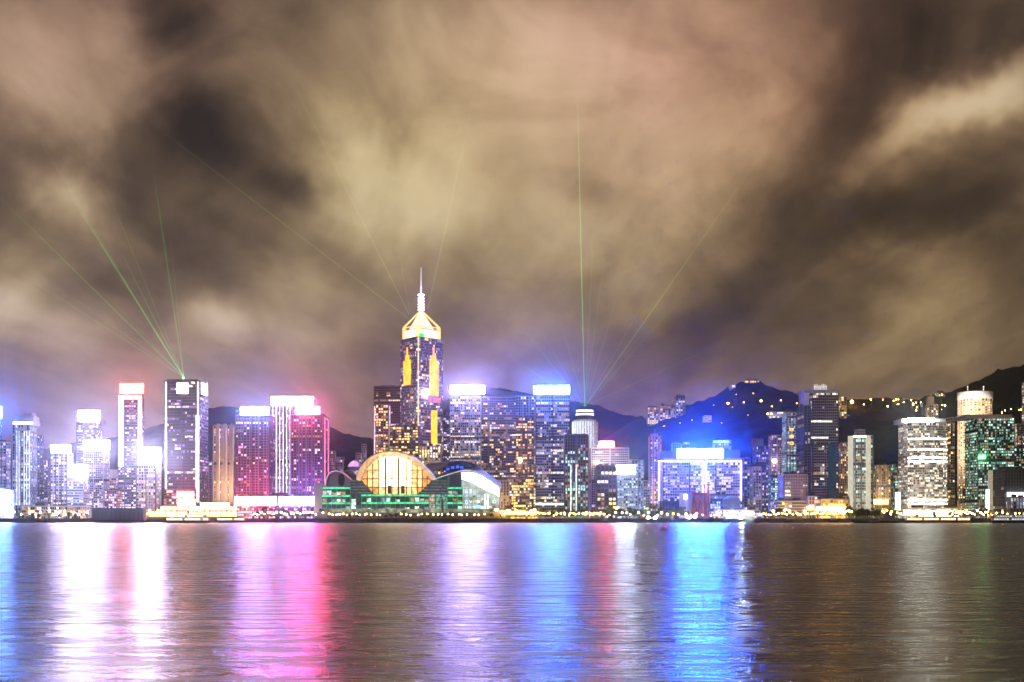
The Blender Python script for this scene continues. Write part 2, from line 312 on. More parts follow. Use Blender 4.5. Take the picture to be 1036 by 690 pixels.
# ------------------------------------------------------------------ tower generator
RNG = random.Random(11)
UNIT = {}
def unit_window(k):
    if k not in UNIT:
        mb = MB(); mb.box(-.5, .5, -.5, .5, -.5, .5); UNIT[k] = mb.mesh('window', [LM(k)])
    return UNIT[k]
def pick(pal):
    tot = sum(w for _, w in pal); r = RNG.random()*tot
    for k, w in pal:
        r -= w
        if r <= 0: return k
    return pal[-1][0]
def poly_rect(X0, X1, Y0, Y1): return [Vector((X0, Y0)), Vector((X1, Y0)), Vector((X1, Y1)), Vector((X0, Y1))]
def shaft(root, pts, z0, z1, wk, pal, p=.3, pf=.08, fh=4.0, bw=3.4, sp=.34, pier=.22, proj=.35, glass=None, nw=20, vgrad=0.0, cap=1.6):
    """one storeyed block: wall (floor bands and piers), glazing cells and its lit windows"""
    fh *= .84; bw *= .82; sp = min(.6, sp*.95) if sp else 0
    glass = glass or G_DARK; pal_ = PAL[pal]; keys = [k for k, _ in pal_]
    wb, gb = MB(), MB(); runs = []
    n = len(pts); ctr = sum((q for q in pts), Vector((0, 0)))/n
    wb.prism(pts, z1-.05, z1+cap)                      # parapet
    for e in range(n):
        P, Q = pts[e], pts[(e+1) % n]; d = Q-P; Ln = d.length
        if Ln < .5: continue
        d = d/Ln; nrm = Vector((d.y, -d.x)); mid_ = (P+Q)/2
        facing = nrm.dot(-mid_) > 0
        if not facing:
            wb.quad((*P, z0), (*Q, z0), (*Q, z1), (*P, z1)); continue
        nb = max(1, round(Ln/bw)); nf = max(1, round((z1-z0)/fh)); w = Ln/nb; h = (z1-z0)/nf
        for f in range(nf):
            za, zb = z0+f*h, z0+(f+1)*h
            frac = (f+.5)/nf
            pp = max(.01, min(.97, p*(1+vgrad*(frac-.5)*2)))
            full = RNG.random() < pf; empty = RNG.random() < .10
            run = None
            for c in range(nb):
                if full: on = RNG.random() < .9
                elif empty: on = False
                else:
                    stay = max(pp, .45)
                    on = RNG.random() < (stay if run else min(.97, pp*(1-stay)/max(.05, 1-pp)))
                if on:
                    if run is None or RNG.random() < .4: run = [e, f, c, c, pick(pal_)]; runs.append((run, P, d, nrm, w, za, zb))
                    else: run[3] = c
                else: run = None
                A = P+d*(w*c); B = P+d*(w*(c+1)); slot = 0
                if on: slot = 1+keys.index(run[4])
                gb.quad((*A, za), (*B, za), (*B, zb), (*A, zb), slot)
            if sp > 0: wb.obox(P, Q, 0, proj, za-h*sp*.5, za+h*sp*.5)
        if pier > 0:
            for c in range(nb+1):
                A = P+d*(w*c-pier*w*.5); B = P+d*(w*c+pier*w*.5); wb.obox(A, B, 0, proj*.8, z0, z1)
    runs.sort(key=lambda r: -(r[0][3]-r[0][2]) - RNG.random()*2)
    o_ = root['_o']
    for (run, P, d, nrm, w, za, zb) in runs[:nw]:
        h = zb-za; a = P+d*(w*run[2]); b_ = P+d*(w*(run[3]+1)); c = (a+b_)/2 + nrm*.06
        o = bpy.data.objects.new('window', unit_window(run[4])); COL.objects.link(o); o.parent = root
        o.location = (c.x-o_[0], c.y-o_[1], (za+zb)/2-o_[2]); o.scale = ((b_-a).length*(1-pier*.4), .1, h*(1-sp)*.98); o.rotation_euler = (0, 0, math.atan2(d.y, d.x))
    wb.build('wall', WM(wk), root)
    gz = gb.build('glazing', [glass]+[LM(k) for k in keys], root); gz['kind'] = 'stuff'
    return root
def T(label, x0, x1, yt, Y, d=None, yb=None, wk='grey', pal='white', name='office_tower', cat='skyscraper', shape='rect', x=None, group=None, **kw):
    """a tower whose outline (side wall included) spans photo columns x0..x1, roof at row yt, front at distance Y"""
    mid_ = (x0+x1)/2; wpx = x1-x0
    if d is None: d = min(45, max(14, wpx/F*Y*.8))
    if x1 <= CX: X0, X1 = PX(x0, Y), PX(x1, Y+d)
    elif x0 >= CX: X0, X1 = PX(x0, Y+d), PX(x1, Y)
    else: X0, X1 = PX(x0, Y), PX(x1, Y)
    if X1-X0 < 5: X1 = X0+5
    z0 = LZ if yb is None else PZ(yb, Y); z1 = PZ(yt, Y)
    root = thing(name, label, cat, ((X0+X1)/2, Y+d/2, z0), group)
    if shape == 'rect': pts = poly_rect(X0, X1, Y, Y+d)
    elif shape == 'round':
        cx_, r = (X0+X1)/2, (X1-X0)/2; pts = [Vector((cx_+r*math.cos(2*math.pi*k/28), Y+r+r*math.sin(2*math.pi*k/28))) for k in range(28)]
    elif shape == 'chamfer':
        c = (X1-X0)*.16; pts = [Vector(q) for q in ((X0+c, Y), (X1-c, Y), (X1, Y+c), (X1, Y+d-c), (X1-c, Y+d), (X0+c, Y+d), (X0, Y+d-c), (X0, Y+c))]
    elif shape == 'bow':
        pts = [Vector((X0+(X1-X0)*k/8, Y+ (X1-X0)*.18*(1-math.sin(math.pi*k/8)))) for k in range(9)] + [Vector((X1, Y+d)), Vector((X0, Y+d))]
    root['_r'] = [X0, X1, Y, d, z0, z1]
    if 'pier' not in kw and 'sp' not in kw and wpx > 8:
        st = RNG.randrange(4)
        kw.update([dict(pier=.05, sp=.46), dict(pier=.42, sp=.22), dict(pier=.20, sp=.34), dict(pier=.30, sp=.30)][st]); kw['bw'] = kw.get('bw', 3.4)*[1.0, 1.15, .85, 1.35][st]; kw['fh'] = kw.get('fh', 4.0)*[.95, 1.05, .85, 1.1][st]
    shaft(root, pts, z0, z1, wk, pal, **kw)
    if shape == 'rect' and wpx > 13 and z1-z0 > 60 and kw.get('p', .3) > 0:
        mb = MB(); k = RNG.choice((2, 3, 4))
        for i in range(k+1):
            a = X0+(X1-X0)*i/k; mb.box(a-.55, a+.55, Y-.75, Y-.02, z0, z1+.9)
        mb.build('fin', WM(RNG.choice(('dark', 'slate', wk))), root)
        if RNG.random() < .6:
            zz = z0+(z1-z0)*RNG.uniform(.4, .7); mb = MB(); mb.box(X0-.4, X1+.4, Y-.62, Y+d*.9, zz, zz+3.0); mb.build('plant_floor', WM('dark'), root)
    # roof plant
    if wpx > 9 and kw.get('cap', 1.6) > 0:
        mb = MB(); w = X1-X0
        for k in range(3):
            a = X0+w*(.12+.3*k+.05*RNG.random()); mb.box(a, a+w*.17, Y+d*.35, Y+d*.75, z1+1.5, z1+2.5+RNG.random()*3)
        mb.build('roof_plant', WM('dark'), root)
    return root
SIGN = {}
def signmat(key, rgb, s): return lit('sign_' + key, rgb, s*8, .25, True, .12)
def roof_sign(root, x0, x1, y0, y1, Y, key, rgb, s, name='roof_sign'):
    o = pbox(root, name, x0, x1, y0, y1, Y-1.2, 2.4, signmat(key, rgb, s))
    mb = MB(); a, b_ = PX(x0, Y), PX(x1, Y); z0, z1 = PZ(y1, Y), PZ(y0, Y)
    mb.box(a-.6, b_+.6, Y+1.6, Y+2.4, z0-.6, z1+.6)
    k = max(2, int((b_-a)/8))
    for i in range(k+1):
        X = a+(b_-a)*i/k; mb.box(X-.25, X+.25, Y+2.4, Y+3.0, z0-5, z1); mb.box(X-.2, X+.2, Y-.4, Y+1.5, z0-5, z0-.61)
    mb.build('sign_frame', WM('dark'), root); return o
def strip(root, x0, y0, x1, y1, Y, mat, r=.55, name='light_strip'):
    mb = MB(); mb.tube([(PX(x0, Y), Y, PZ(y0, Y)), (PX(x1, Y), Y, PZ(y1, Y))], r, 6); return mb.build(name, mat, root)
def mast(root, x, y0, y1, Y, r=.5, mat=None, name='antenna'):
    mb = MB(); mb.tube([(PX(x, Y), Y, PZ(y1, Y)), (PX(x, Y), Y, PZ(y0, Y))], [r, r*.3], 6); return mb.build(name, mat or WM('grey'), root)
WHITE_LED = lit('white_led', (1, .94, .96), 7, .2, True)
PURP_LED = lit('violet_led', (.86, .72, 1), 6, .2, True)

def wash(root, px, py, Y, tx, ty, tY, watts, rgb, size=12, spread=110):
    """a floodlight fixture with its own lamp, washing a facade"""
    A = Vector((PX(px, Y), Y, PZ(py, Y))); B = Vector((PX(tx, tY), tY, PZ(ty, tY))); d = (B-A).normalized()
    mb = MB(); mb.box(A.x-1.6, A.x+1.6, A.y-.9, A.y-.2, A.z-.5, A.z+.5); mb.box(A.x-.15, A.x+.15, A.y-.7, A.y-.4, A.z-2.5, A.z-.5); mb.build('facade_lamp', WM('dark'), root)
    l = bpy.data.lights.new('facade_light', 'AREA'); l.energy = watts; l.color = rgb; l.shape = 'RECTANGLE'; l.size = size; l.size_y = 1.5; l.spread = R(spread)
    o = bpy.data.objects.new('facade_light', l); COL.objects.link(o); o.parent = root; o_ = root['_o']; o.location = (A.x-o_[0], A.y-o_[1], A.z-o_[2]); o.rotation_euler = d.to_track_quat('-Z', 'Y').to_euler()

# ------------------------------------------------------------------ city, left to right
SW = (.66, .56, 1); SV = (.86, .78, 1); SB = (.30, .52, 1); SBL = (.10, .32, 1); SR = (1, .16, .14)
T('pale violet tower at the left frame edge, thin and evenly lit', -3, 10.5, 448, 1650, wk='pale', pal='purple', p=0.8, nw=20)
t = T('tower with blue roof sign cut off by the left frame edge', -34, 1.8, 425, 1760, wk='steel', pal='cool', p=0.52, nw=8)
roof_sign(t, -32, 1, 412, 423, 1765, 'blue_left', (.05, .20, 1), 44)
t = T('bright white lit hall at the left end of the waterfront', -14, 14, 496, 1390, d=40, wk='white', pal='bright', p=0.8, pf=.5, fh=5, name='waterfront_hall', cat='hall', nw=14)
pbox(t, 'light_panel', 0, 11, 497, 508, 1388.5, .6, signmat('w_hall', (.25,.42,1), 20))
t = T('blue grey tower with stepped crown and rows of bright vertical windows', 12.5, 37, 430, 1580, wk='steel', pal='cool', p=0.455, pf=.12, bw=4.6, pier=.42, sp=.22, nw=30)
for i, (a, b_, y) in enumerate(((13.5, 34, 426), (15, 34, 421), (24, 32, 417.5))): pbox(t, 'crown', a, b_, y, [430, 426, 421][i]+.3, 1584+2*i, 22-3*i, WM('steel'))
for a in (17, 19.4, 24.5, 27, 29.6): strip(t, a, 436, a, 511, 1579, lit('blue_led', (.70, .76, 1), 1.3, .4), .6)
pbox(t, 'light_band', 13, 33, 426.5, 429.5, 1579, .6, lit('cornice_glow', (.9, .9, 1), 3, .4))
mast(t, 34.3, 412, 430, 1590)
T('slim dark tower close behind the blue grey stepped tower', 36, 44, 441, 1720, wk='slate', pal='purple', p=0.325, nw=12)
T('low violet block between the slim dark tower and the white signed tower', 43, 52, 466, 1760, wk='purple', pal='purple', p=0.52, nw=12)
t = T('grey tower with wide white roof sign and tall window columns', 51, 74, 459, 1540, wk='pale', pal='purple', p=0.65, bw=4, pier=.4, pf=.1, nw=24)
roof_sign(t, 51.5, 71, 450.5, 457.5, 1545, 'white_a', SW, 16)
t = T('tallest violet tower at the left with white crown sign above the glare', 77.5, 103, 428, 1760, wk='purple', pal='purple', p=0.455, pf=.15, nw=24)
roof_sign(t, 79, 100.5, 415.5, 424.5, 1766, 'white_b', SW, 19); pbox(t, 'crown', 80, 101, 424.5, 428.5, 1768, 26, WM('pale'))
t = T('violet tower with broad white sign standing before the tallest violet tower', 85, 111, 457, 1620, wk='pale', pal='purple', p=0.455, pf=.3, nw=24)
roof_sign(t, 84.5, 110, 445.5, 456, 1624, 'white_c', SW, 21)
t = T('short gridded tower under a square blazing white sign', 68, 90, 484, 1500, wk='pale', pal='bright', p=0.585, bw=3, nw=24)
roof_sign(t, 69, 88.5, 470.5, 482.5, 1503, 'white_d', SW, 25)
t = T('low pink stepped block beside the red signed tower', 106, 121, 484, 1700, wk='pink', pal='pinkwarm', p=0.455, nw=16); pbox(t, 'upper_storey', 110, 119, 475, 484.2, 1705, 18, WM('pink'))
T('low rosy block with coloured lights behind the dark covered barge', 106, 123, 497, 1450, d=20, wk='maroon', pal='pinkwarm', p=0.65, nw=16)
t = T('tall tower with red box sign and bright white left edge', 119.5, 145.5, 400, 1660, wk='purple', pal='purple', p=0.39, pf=.18, nw=30)
roof_sign(t, 121.5, 144.5, 388.5, 397.5, 1668, 'red_box', (1, .12, .10), 16)
pbox(t, 'light_panel', 119.8, 124.6, 400, 472, 1658.6, .8, lit('edge_glow', (1, .90, .92), 3.0, .2, True)); pbox(t, 'light_panel', 139.5, 143.5, 401, 476, 1658.6, .8, lit('edge_glow2', (1, .88, .92), 1.7, .3))
pbox(t, 'light_band', 124.6, 143.2, 399.6, 404, 1658.8, .7, lit('edge_glow2', (1, .88, .92), 1.7, .3))
t = T('white gridded tower under the brightest white glare beside the red signed tower', 138, 163, 471, 1460, wk='pale', pal='bright', p=0.78, bw=3.2, sp=.3, pier=.3, nw=40)
roof_sign(t, 139.5, 162, 453, 470, 1463, 'white_e', (.72, .62, 1), 28)
t = T('tall dark tower with glowing square emblem and white corner lights', 166.5, 210.5, 386, 1490, d=44, wk='dark', pal='purple', p=0.13, pf=.16, fh=4.2, bw=3.0, sp=.42, pier=.12, nw=44)
Yt = 1488.6
for a in (167.8, 200.2): pbox(t, 'corner_light', a-.6, a+.6, 386.5, 508, Yt, .8, lit('corner_led', (1, .92, .94), 4.0, .2, True))
strip(t, 209.6, 387, 209.6, 508, 1533, lit('corner_led2', (1, .92, .94), 2.4, .2), .6); pbox(t, 'light_panel', 197.5, 201.6, 420, 508, Yt+.2, .5, lit('edge_glow3', (1, .9, .95), 1.0, .4))
sg = pbox(t, 'emblem_sign', 179, 190, 387.5, 398, Yt-.6, 1.2, signmat('emblem', (1, .86, .60), 1.6)); 
mb = MB(); X_ = t['_r'][1]; mb.box(X_, X_+1.2, 1500, 1526, PZ(399, 1510), PZ(388, 1510)); mb.build('emblem_sign', signmat('emblem', (1, .86, .60), 1.6), t)
pbox(t, 'crown', 169, 200, 383.5, 386.3, 1494, 34, WM('dark'))
mb = MB(); mb.ball((PX(185.5, 1500), 1500, PZ(382.4, 1500)), 1.2); mb.build('laser_projector', lit('laser_head', (.2, 1, .35), 9, 0), t)
T('narrow block squeezed behind the dark emblem tower on its right', 208, 217, 468, 1720, wk='purple', pal='cool', p=0.455, nw=10)
t = T('beige ribbed apartment tower beside the dark emblem tower', 216, 239, 431, 1700, name='apartment_tower', cat='apartment tower', wk='beige', pal='warm', p=0.286, bw=4.5, sp=.5, pier=.5, nw=26)
for a in (219, 226, 233): pbox(t, 'bay', a, a+2.6, 428.5, 509, 1697, 3.5, WM('beige'))
for a in (221.8, 228.6, 235.6): strip(t, a, 433, a, 506, 1699, lit('bay_glow', (1, .78, .52), 1.3, .4), .7)
t = T('violet slab tower with pale blue box sign and red lit base', 238, 278.5, 421, 1570, d=38, wk='purple', pal='pinkwarm', p=0.208, pf=.08, bw=4.4, pier=.3, nw=40)
roof_sign(t, 243.5, 271.5, 412, 419.5, 1574, 'paleblue_a', (.30, .36, 1), 38)
for a in (238.4, 246, 254, 262, 271.4): pbox(t, 'fin', a-.5, a+.5, 421, 503, 1568.4, 1.6, WM('slate'))
t = T('tall white latticed tower rising between two signed violet towers', 274, 320.5, 402, 1720, d=36, wk='pale', pal='bright', p=0.39, pf=.05, bw=3.6, pier=.34, sp=.25, nw=40)
pbox(t, 'crown_light', 274.3, 317, 401.2, 410, 1718.4, 1.0, signmat('crown_w', (.92, .76, 1), 2.4)); pbox(t, 'crown_light', 300, 317, 410, 420, 1718.4, 1.0, signmat('crown_w2', (.98, .7, .95), 1.2))
for a in (276, 279.5, 283, 286.5, 290, 293.5): strip(t, a, 411, a, 503, 1719, lit('lattice_led', (.92, .86, 1), 1.7, .4), .55)
t = T('maroon slab tower with scarlet roof sign and red side wall', 294, 333.5, 421, 1580, d=56, wk='maroon', pal='pinkwarm', p=0.208, pf=.08, bw=4.4, pier=.3, nw=40)
roof_sign(t, 299, 323, 411.5, 418.8, 1584, 'scarlet', (1, .07, .26), 42)
for a in (294.4, 302, 310, 318, 326): pbox(t, 'fin', a-.5, a+.5, 421, 503, 1578.4, 1.6, WM('slate'))
X_ = t['_r'][1]; mb = MB(); mb.tube([(X_+.6, 1590, LZ+20), (X_+.6, 1590, PZ(422, 1580))], .7); mb.tube([(X_+.6, 1620, LZ+20), (X_+.6, 1620, PZ(422, 1580))], .7); mb.build('light_strip', lit('red_led', (1, .10, .20), 3.2, .3, True), t)

t = T('low podium hall carrying two long glowing billboards', 236, 322, 503, 1420, d=40, wk='maroon', pal='pinkwarm', p=0.65, name='podium_hall', cat='hall', nw=20)
for lab, a, b_, k, c, s in (('long red and white billboard on the podium below the violet slab tower', 237.5, 279.5, 'bill_red', (1, .10, .22), 9), ('long blue and white billboard on the podium below the maroon slab tower', 282.5, 318, 'bill_blue', (.34, .26, 1), 9)):
    r_ = thing('billboard', lab, 'billboard', (PX((a+b_)/2, 1417), 1417, LZ)); pbox(r_, 'screen', a, b_, 502.5, 511.5, 1417, .8, signmat(k, c, s)); pbox(r_, 'frame', a-.5, b_+.5, 502, 512, 1417.9, 1.6, WM('dark'))
for i, (a, b_, y, w_) in enumerate(((333, 340, 457, 'beige'), (339, 348, 463, 'tan'), (346, 358, 479, 'beige'), (360, 366, 459, 'pale'), (366, 371, 450, 'pale'))):
    T(['slim beige flats tower right beside the maroon slab tower', 'tan flats block with rounded steps left of the purple dome', 'low beige flats just above the left arch of the convention hall', 'pale distant flats behind the left of the great vault', 'thin pale distant flats tower behind the great vault'][i], a, b_, y, 2000+20*i, name='apartment_tower', cat='apartment tower', wk=w_, pal='purple', p=0.39, nw=8)

# ---- the tall three-sided tower with the pyramid crown
t = thing('pyramid_tower', 'very tall tower with gold panels, white lit pyramid crown and needle spire', 'skyscraper', (PX(426, 1680), 1690, LZ))
Yc = 1660
pts = [Vector((PX(421, Yc), Yc)), Vector((PX(425.5, Yc), Yc)), Vector((PX(446, Yc+30), Yc+30)), Vector((PX(448, Yc+36), Yc+36)), Vector((PX(441, Yc+62), Yc+62)), Vector((PX(412, Yc+62), Yc+62)), Vector((PX(405, Yc+36), Yc+36)), Vector((PX(406.5, Yc+30), Yc+30))]
t['_o'] = list(t.location); zt = PZ(341, Yc)
shaft(t, pts, LZ, zt, 'purple', 'mixed', p=0.312, pf=.12, fh=4.4, bw=2.9, sp=.36, pier=.16, nw=60, cap=1)
def on_edge(P, Q, a, b_, z0, z1, mat, name, out=.6, th=.8):
    mb = MB(); d = Q-P; mb.obox(P+d*a, P+d*b_, out, out+th, z0, z1); return mb.build(name, mat, t)
GOLD = lit('gold_panel', (1, .33, .010), 2.6, .25, True, .1)
Rr, Lr = (pts[1], pts[2]), (pts[7], pts[0])
for (P, Q), segs in ((Rr, ((.42, .86, 363, 399), (.50, .72, 358, 363), (.58, .64, 350, 358), (.50, .78, 414, 450), (.5, .78, 453, 470))), (Lr, ((.18, .66, 363, 388), (.30, .55, 358, 363), (.40, .46, 350, 358)))):
    for a, b_, ya, yb_ in segs: on_edge(P, Q, a, b_, PZ(yb_, Yc), PZ(ya, Yc), GOLD, 'gold_panel')
on_edge(Rr[0], Rr[1], .36, .95, PZ(406, Yc), PZ(401, Yc), lit('red_band', (.8, .18, .2), .8, .4), 'red_band'); on_edge(Rr[0], Rr[1], .3, .98, PZ(454, Yc), PZ(448, Yc), lit('sky_lobby', (1, .8, .45), 1.4, .5), 'sky_lobby')
pbox(t, 'corner_light', 422.6, 423.8, 331, 470, Yc-1.2, .8, lit('corner_gold', (1, .62, .30), 1.5, .4))
pbox(t, 'beacon_sign', 428.5, 433.5, 394, 399.5, Yc+1.5, 2, signmat('beacon', (1, .86, 1), 7))
crown = [Vector((PX(423.2, Yc+6)+ (p_.x-PX(426, Yc+30))*.86*1.0 + PX(426, Yc+30)-PX(423.2, Yc+6), (p_.y-(Yc+30))*.86+Yc+30)) for p_ in pts]
zb, ztop, zap = zt+.5, PZ(328.5, Yc), PZ(311, Yc)
mb = MB(); mb.prism(crown, zb, zb+(ztop-zb)*.72); mb.build('crown', lit('crown_white', (1, .92, .66), 1.7, .4, True), t)
mb = MB(); mb.prism([p_*1.002 for p_ in crown], zb+(ztop-zb)*.72, zb+(ztop-zb)*.80); mb.build('crown_ledge', WM('dark'), t)
ap = Vector((PX(426, Yc+30), Yc+30, zap))
mb = MB(); cc = Vector((ap.x, ap.y)); 
inner = [cc+(p_-cc)*.72 for p_ in crown]; apx = (ap.x, ap.y, zap)
zi = zb+(ztop-zb)*.80
for k in range(8):
    P, Q = inner[k], inner[(k+1) % 8]; mb.poly([(*P, zi), (*Q, zi), apx])
mb.build('pyramid', lit('pyramid_white', (1, .90, .82), 1.1, .3, True), t)
mb = MB()
for k in range(8):
    P = crown[k]; mb.tube([(*P, zb), (*P, zi+4)], 1.0); mb.tube([(*P, zi+4), (cc.x+(P.x-cc.x)*.06, cc.y+(P.y-cc.y)*.06, zap)], 1.0); mb.tube([(*P, zi+3), (*crown[(k+1) % 8], zi+3)], .7)
mb.build('crown_frame', lit('crown_gold', (1, .60, .20), 1.6, .2, True), t)
pbox(t, 'green_sign', 424, 429, 337.2, 340.6, Yc+1, 1.2, lit('green_logo', (.04, .85, .15), 1.6, .2))
ms = [(311, 3.4), (306, 3.2), (305.9, 2.6), (299, 2.6), (298.9, 2.0), (292, 2.0), (291.9, 1.2), (284, 1.1), (283.9, .6), (265, .25)]
mb = MB(); mb.tube([(ap.x, ap.y, PZ(y, Yc)-1) for y, _ in ms], [r for _, r in ms], 8); mb.build('spire', lit('spire_glow', (.78, .66, 1), 1.6, .2, True), t)
mb = MB()
for y in (310, 307.4, 304.4, 301.4, 298.5, 295): mb.prism([Vector((ap.x+3.9*math.cos(q*math.pi/4), ap.y+3.9*math.sin(q*math.pi/4))) for q in range(8)], PZ(y, Yc), PZ(y-1.0, Yc))
mb.build('spire_ring', lit('spire_ring', (.50, .30, 1), 45, .1, True), t)

t = T('grey brown banded tower touching the pyramid crowned tower on its left', 378.5, 414, 391.5, 1745, d=40, wk='brown', pal='warm', p=0.065, pf=.10, sp=.5, nw=20)
t = T('gold windowed block in front of the grey brown banded tower', 378, 395, 410, 1600, d=30, wk='purple', pal='gold', p=0.66, bw=4, sp=.4, nw=40)
for a in (379, 394.3): strip(t, a, 411, a, 470, 1599, lit('pink_led', (1, .70, .85), 1.3, .5), .6)
t = T('dark block full of yellow windows directly below the pyramid crowned tower', 394.5, 425, 432, 1590, d=30, wk='dark', pal='gold', p=0.56, bw=4.2, sp=.42, nw=50)
T('low bright windowed block at the foot of the gold panels', 424, 447, 452, 1580, d=26, wk='grey', pal='warm', p=0.78, pf=.25, nw=24)
T('slim grey block between the pyramid crowned tower and the violet signed slab', 446, 456, 421, 1780, wk='grey', pal='purple', p=0.325, nw=10)
t = T('pale slab tower with violet roof sign beside the pyramid crowned tower', 455.5, 487, 401, 1620, d=40, wk='steel', pal='mixed', p=0.442, pf=.22, bw=3.2, sp=.35, nw=50)
roof_sign(t, 455.5, 490, 390.2, 398.2, 1624, 'violet', (.44, .34, 1), 46); pbox(t, 'plant_floor', 455.5, 487, 442, 443.8, 1618.2, 1.6, WM('dark'))
t = T('broad brown office block stretching between the two signed slab towers', 485, 522, 402.5, 1760, d=40, wk='purple', pal='warm', p=0.26, pf=.12, bw=3.4, nw=60, sp=.4)
T('brown office wing joined to the right of the broad brown office block', 521.5, 543, 401.5, 1790, d=40, wk='grey', pal='purple', p=0.156, pf=.1, nw=24)
t = T('amber lit block standing before the brown office wing', 522, 540, 423, 1650, d=30, wk='brown', pal='gold', p=0.62, sp=.4, nw=40)
mb = MB(); mb.ball((PX(526.5, 1645), 1646, PZ(465.5, 1645)), 2.6); mb.build('flood_lamp', lit('amber_flood', (1, .68, .26), 28, 0, True), t)
T('tan low pier block right of the white glass wing', 500.5, 515, 487, 1500, d=30, wk='tan', pal='warm', p=0.065, nw=6)
T('brown low block with stacked warm window bays', 513.5, 542, 485, 1520, d=36, wk='brown', pal='warm', p=0.65, pf=.3, fh=4.6, nw=30)
t = T('blue grey slab tower with pale blue roof sign and dark plant floors', 541.5, 576.5, 401, 1510, d=40, wk='steel', pal='mixed', p=0.286, pf=.24, bw=3.2, sp=.36, nw=60)
roof_sign(t, 540.5, 576, 390.2, 398.2, 1514, 'blue', (.08, .22, 1), 58); pbox(t, 'plant_floor', 541.6, 575, 442, 443.8, 1508.2, 1.6, WM('dark')); pbox(t, 'plant_floor', 555, 575, 480, 482, 1508.2, 1.6, WM('dark'))
pbox(t, 'lobby_light', 542, 575, 509, 511, 1508.4, 1, lit('lobby', (.9, 1, .9), 2, .5))
t = T('round white tower with ringed crown and green laser on its roof', 580, 605.5, 426, 1880, shape='round', wk='white', pal='green', p=0.585, bw=4, pier=.5, sp=.3, nw=40, cap=0)
cxr, ryr = PX(592.3, 1880), (t['_r'][1]-t['_r'][0])/2
def ring(r, z0, z1): return [Vector((cxr+r*math.cos(2*math.pi*k/28), 1880+ryr+r*math.sin(2*math.pi*k/28))) for k in range(28)], z0, z1
for nm, r, ya, yb_, m_ in (('crown', ryr*.97, 424, 426, WM('pale')), ('crown', ryr*.74, 419.5, 424, WM('dark')), ('crown_light', ryr*.76, 417.8, 419.5, lit('ring_white', (1, .93, .92), 2.4, .3)), ('crown', ryr*.7, 416, 417.8, WM('dark')), ('crown_light', ryr*.72, 414, 416, lit('ring_rose', (1, .80, .82), 1.8, .3)), ('roof', ryr*.6, 413, 414, WM('dark'))):
    mb = MB(); mb.prism(*ring(r, PZ(yb_, 1880), PZ(ya, 1880))); mb.build(nm, m_, t)
mb = MB()
for k in range(14, 28): a = 2*math.pi*k/28; mb.tube([(cxr+(ryr+.6)*math.cos(a), 1880+ryr+(ryr+.6)*math.sin(a), LZ+10), (cxr+(ryr+.6)*math.cos(a), 1880+ryr+(ryr+.6)*math.sin(a), PZ(426, 1880))], .55)
mb.build('light_strip', lit('rib_led', (.92, 1, .95), 1.5, .4), t)
t = T('dark slab tower with greenish lit lower floors in front of the round white tower', 570.5, 595, 440.5, 1430, d=30, wk='slate', pal='green', p=0.455, vgrad=-.95, bw=3.2, nw=40)
for a in (577.5, 583): pbox(t, 'light_strip', a-.5, a+.5, 470, 517, 1428.5, .8, lit('lobby_green', (.8, 1, .84), 1.6, .5))
mb = MB(); mb.ball((PX(584, 1428), 1428.4, PZ(471, 1428)), 1.6); mb.build('emblem', lit('emblem_orange', (1, .5, .3), 1.2, .2), t)
t = T('pale tower with red oval roof sign right of the round white tower', 596.5, 636, 454, 1560, d=36, wk='pale', pal='white', p=0.104, pf=.05, nw=16)
mb = MB(); mb.prism([Vector((PX(613.5, 1564)+PX(525.5, 1564)*1.0*math.cos(k*math.pi/9), 1564)) + Vector((0, 3*math.sin(k*math.pi/9))) for k in range(18)], PZ(452, 1564), PZ(446.5, 1564)); mb.build('roof_sign', signmat('red_oval', (1, .10, .14), 16), t)
pbox(t, 'upper_storey', 604, 622, 450, 454.3, 1568, 22, WM('pale'))
T('dark block with big warm windows in front of the pale red signed tower', 602.5, 623.5, 472, 1440, d=26, wk='dark', pal='warm', p=0.585, fh=6, bw=5, sp=.42, pier=.3, nw=30)
t = T('office block under a wide blazing white sign left of the slim pink tower', 623, 645, 481, 1450, d=26, wk='steel', pal='cool', p=0.65, pf=.25, nw=30)
roof_sign(t, 620, 642.5, 471, 479.5, 1452, 'white_f', (.62, .74, 1), 17)
T('blue grey tower right behind the wide blazing white sign', 634, 651.5, 466, 1640, d=30, wk='steel', pal='cool', p=0.585, nw=24)
T('rosy low tower squeezed between blue grey and slim pink towers', 650, 657.5, 487, 1600, wk='pink', pal='pinkwarm', p=0.325, nw=8)
t = T('slim pink apartment tower with small pinnacle left of the blue lit block', 656, 669.5, 442, 1700, d=24, name='apartment_tower', cat='apartment tower', wk='pink', pal='pinkwarm', p=0.39, bw=3, pier=.4, nw=24)
pbox(t, 'pinnacle', 659, 666, 438.5, 442.4, 1704, 14, WM('pink')); mast(t, 662.5, 433.5, 438.5, 1708, .9)
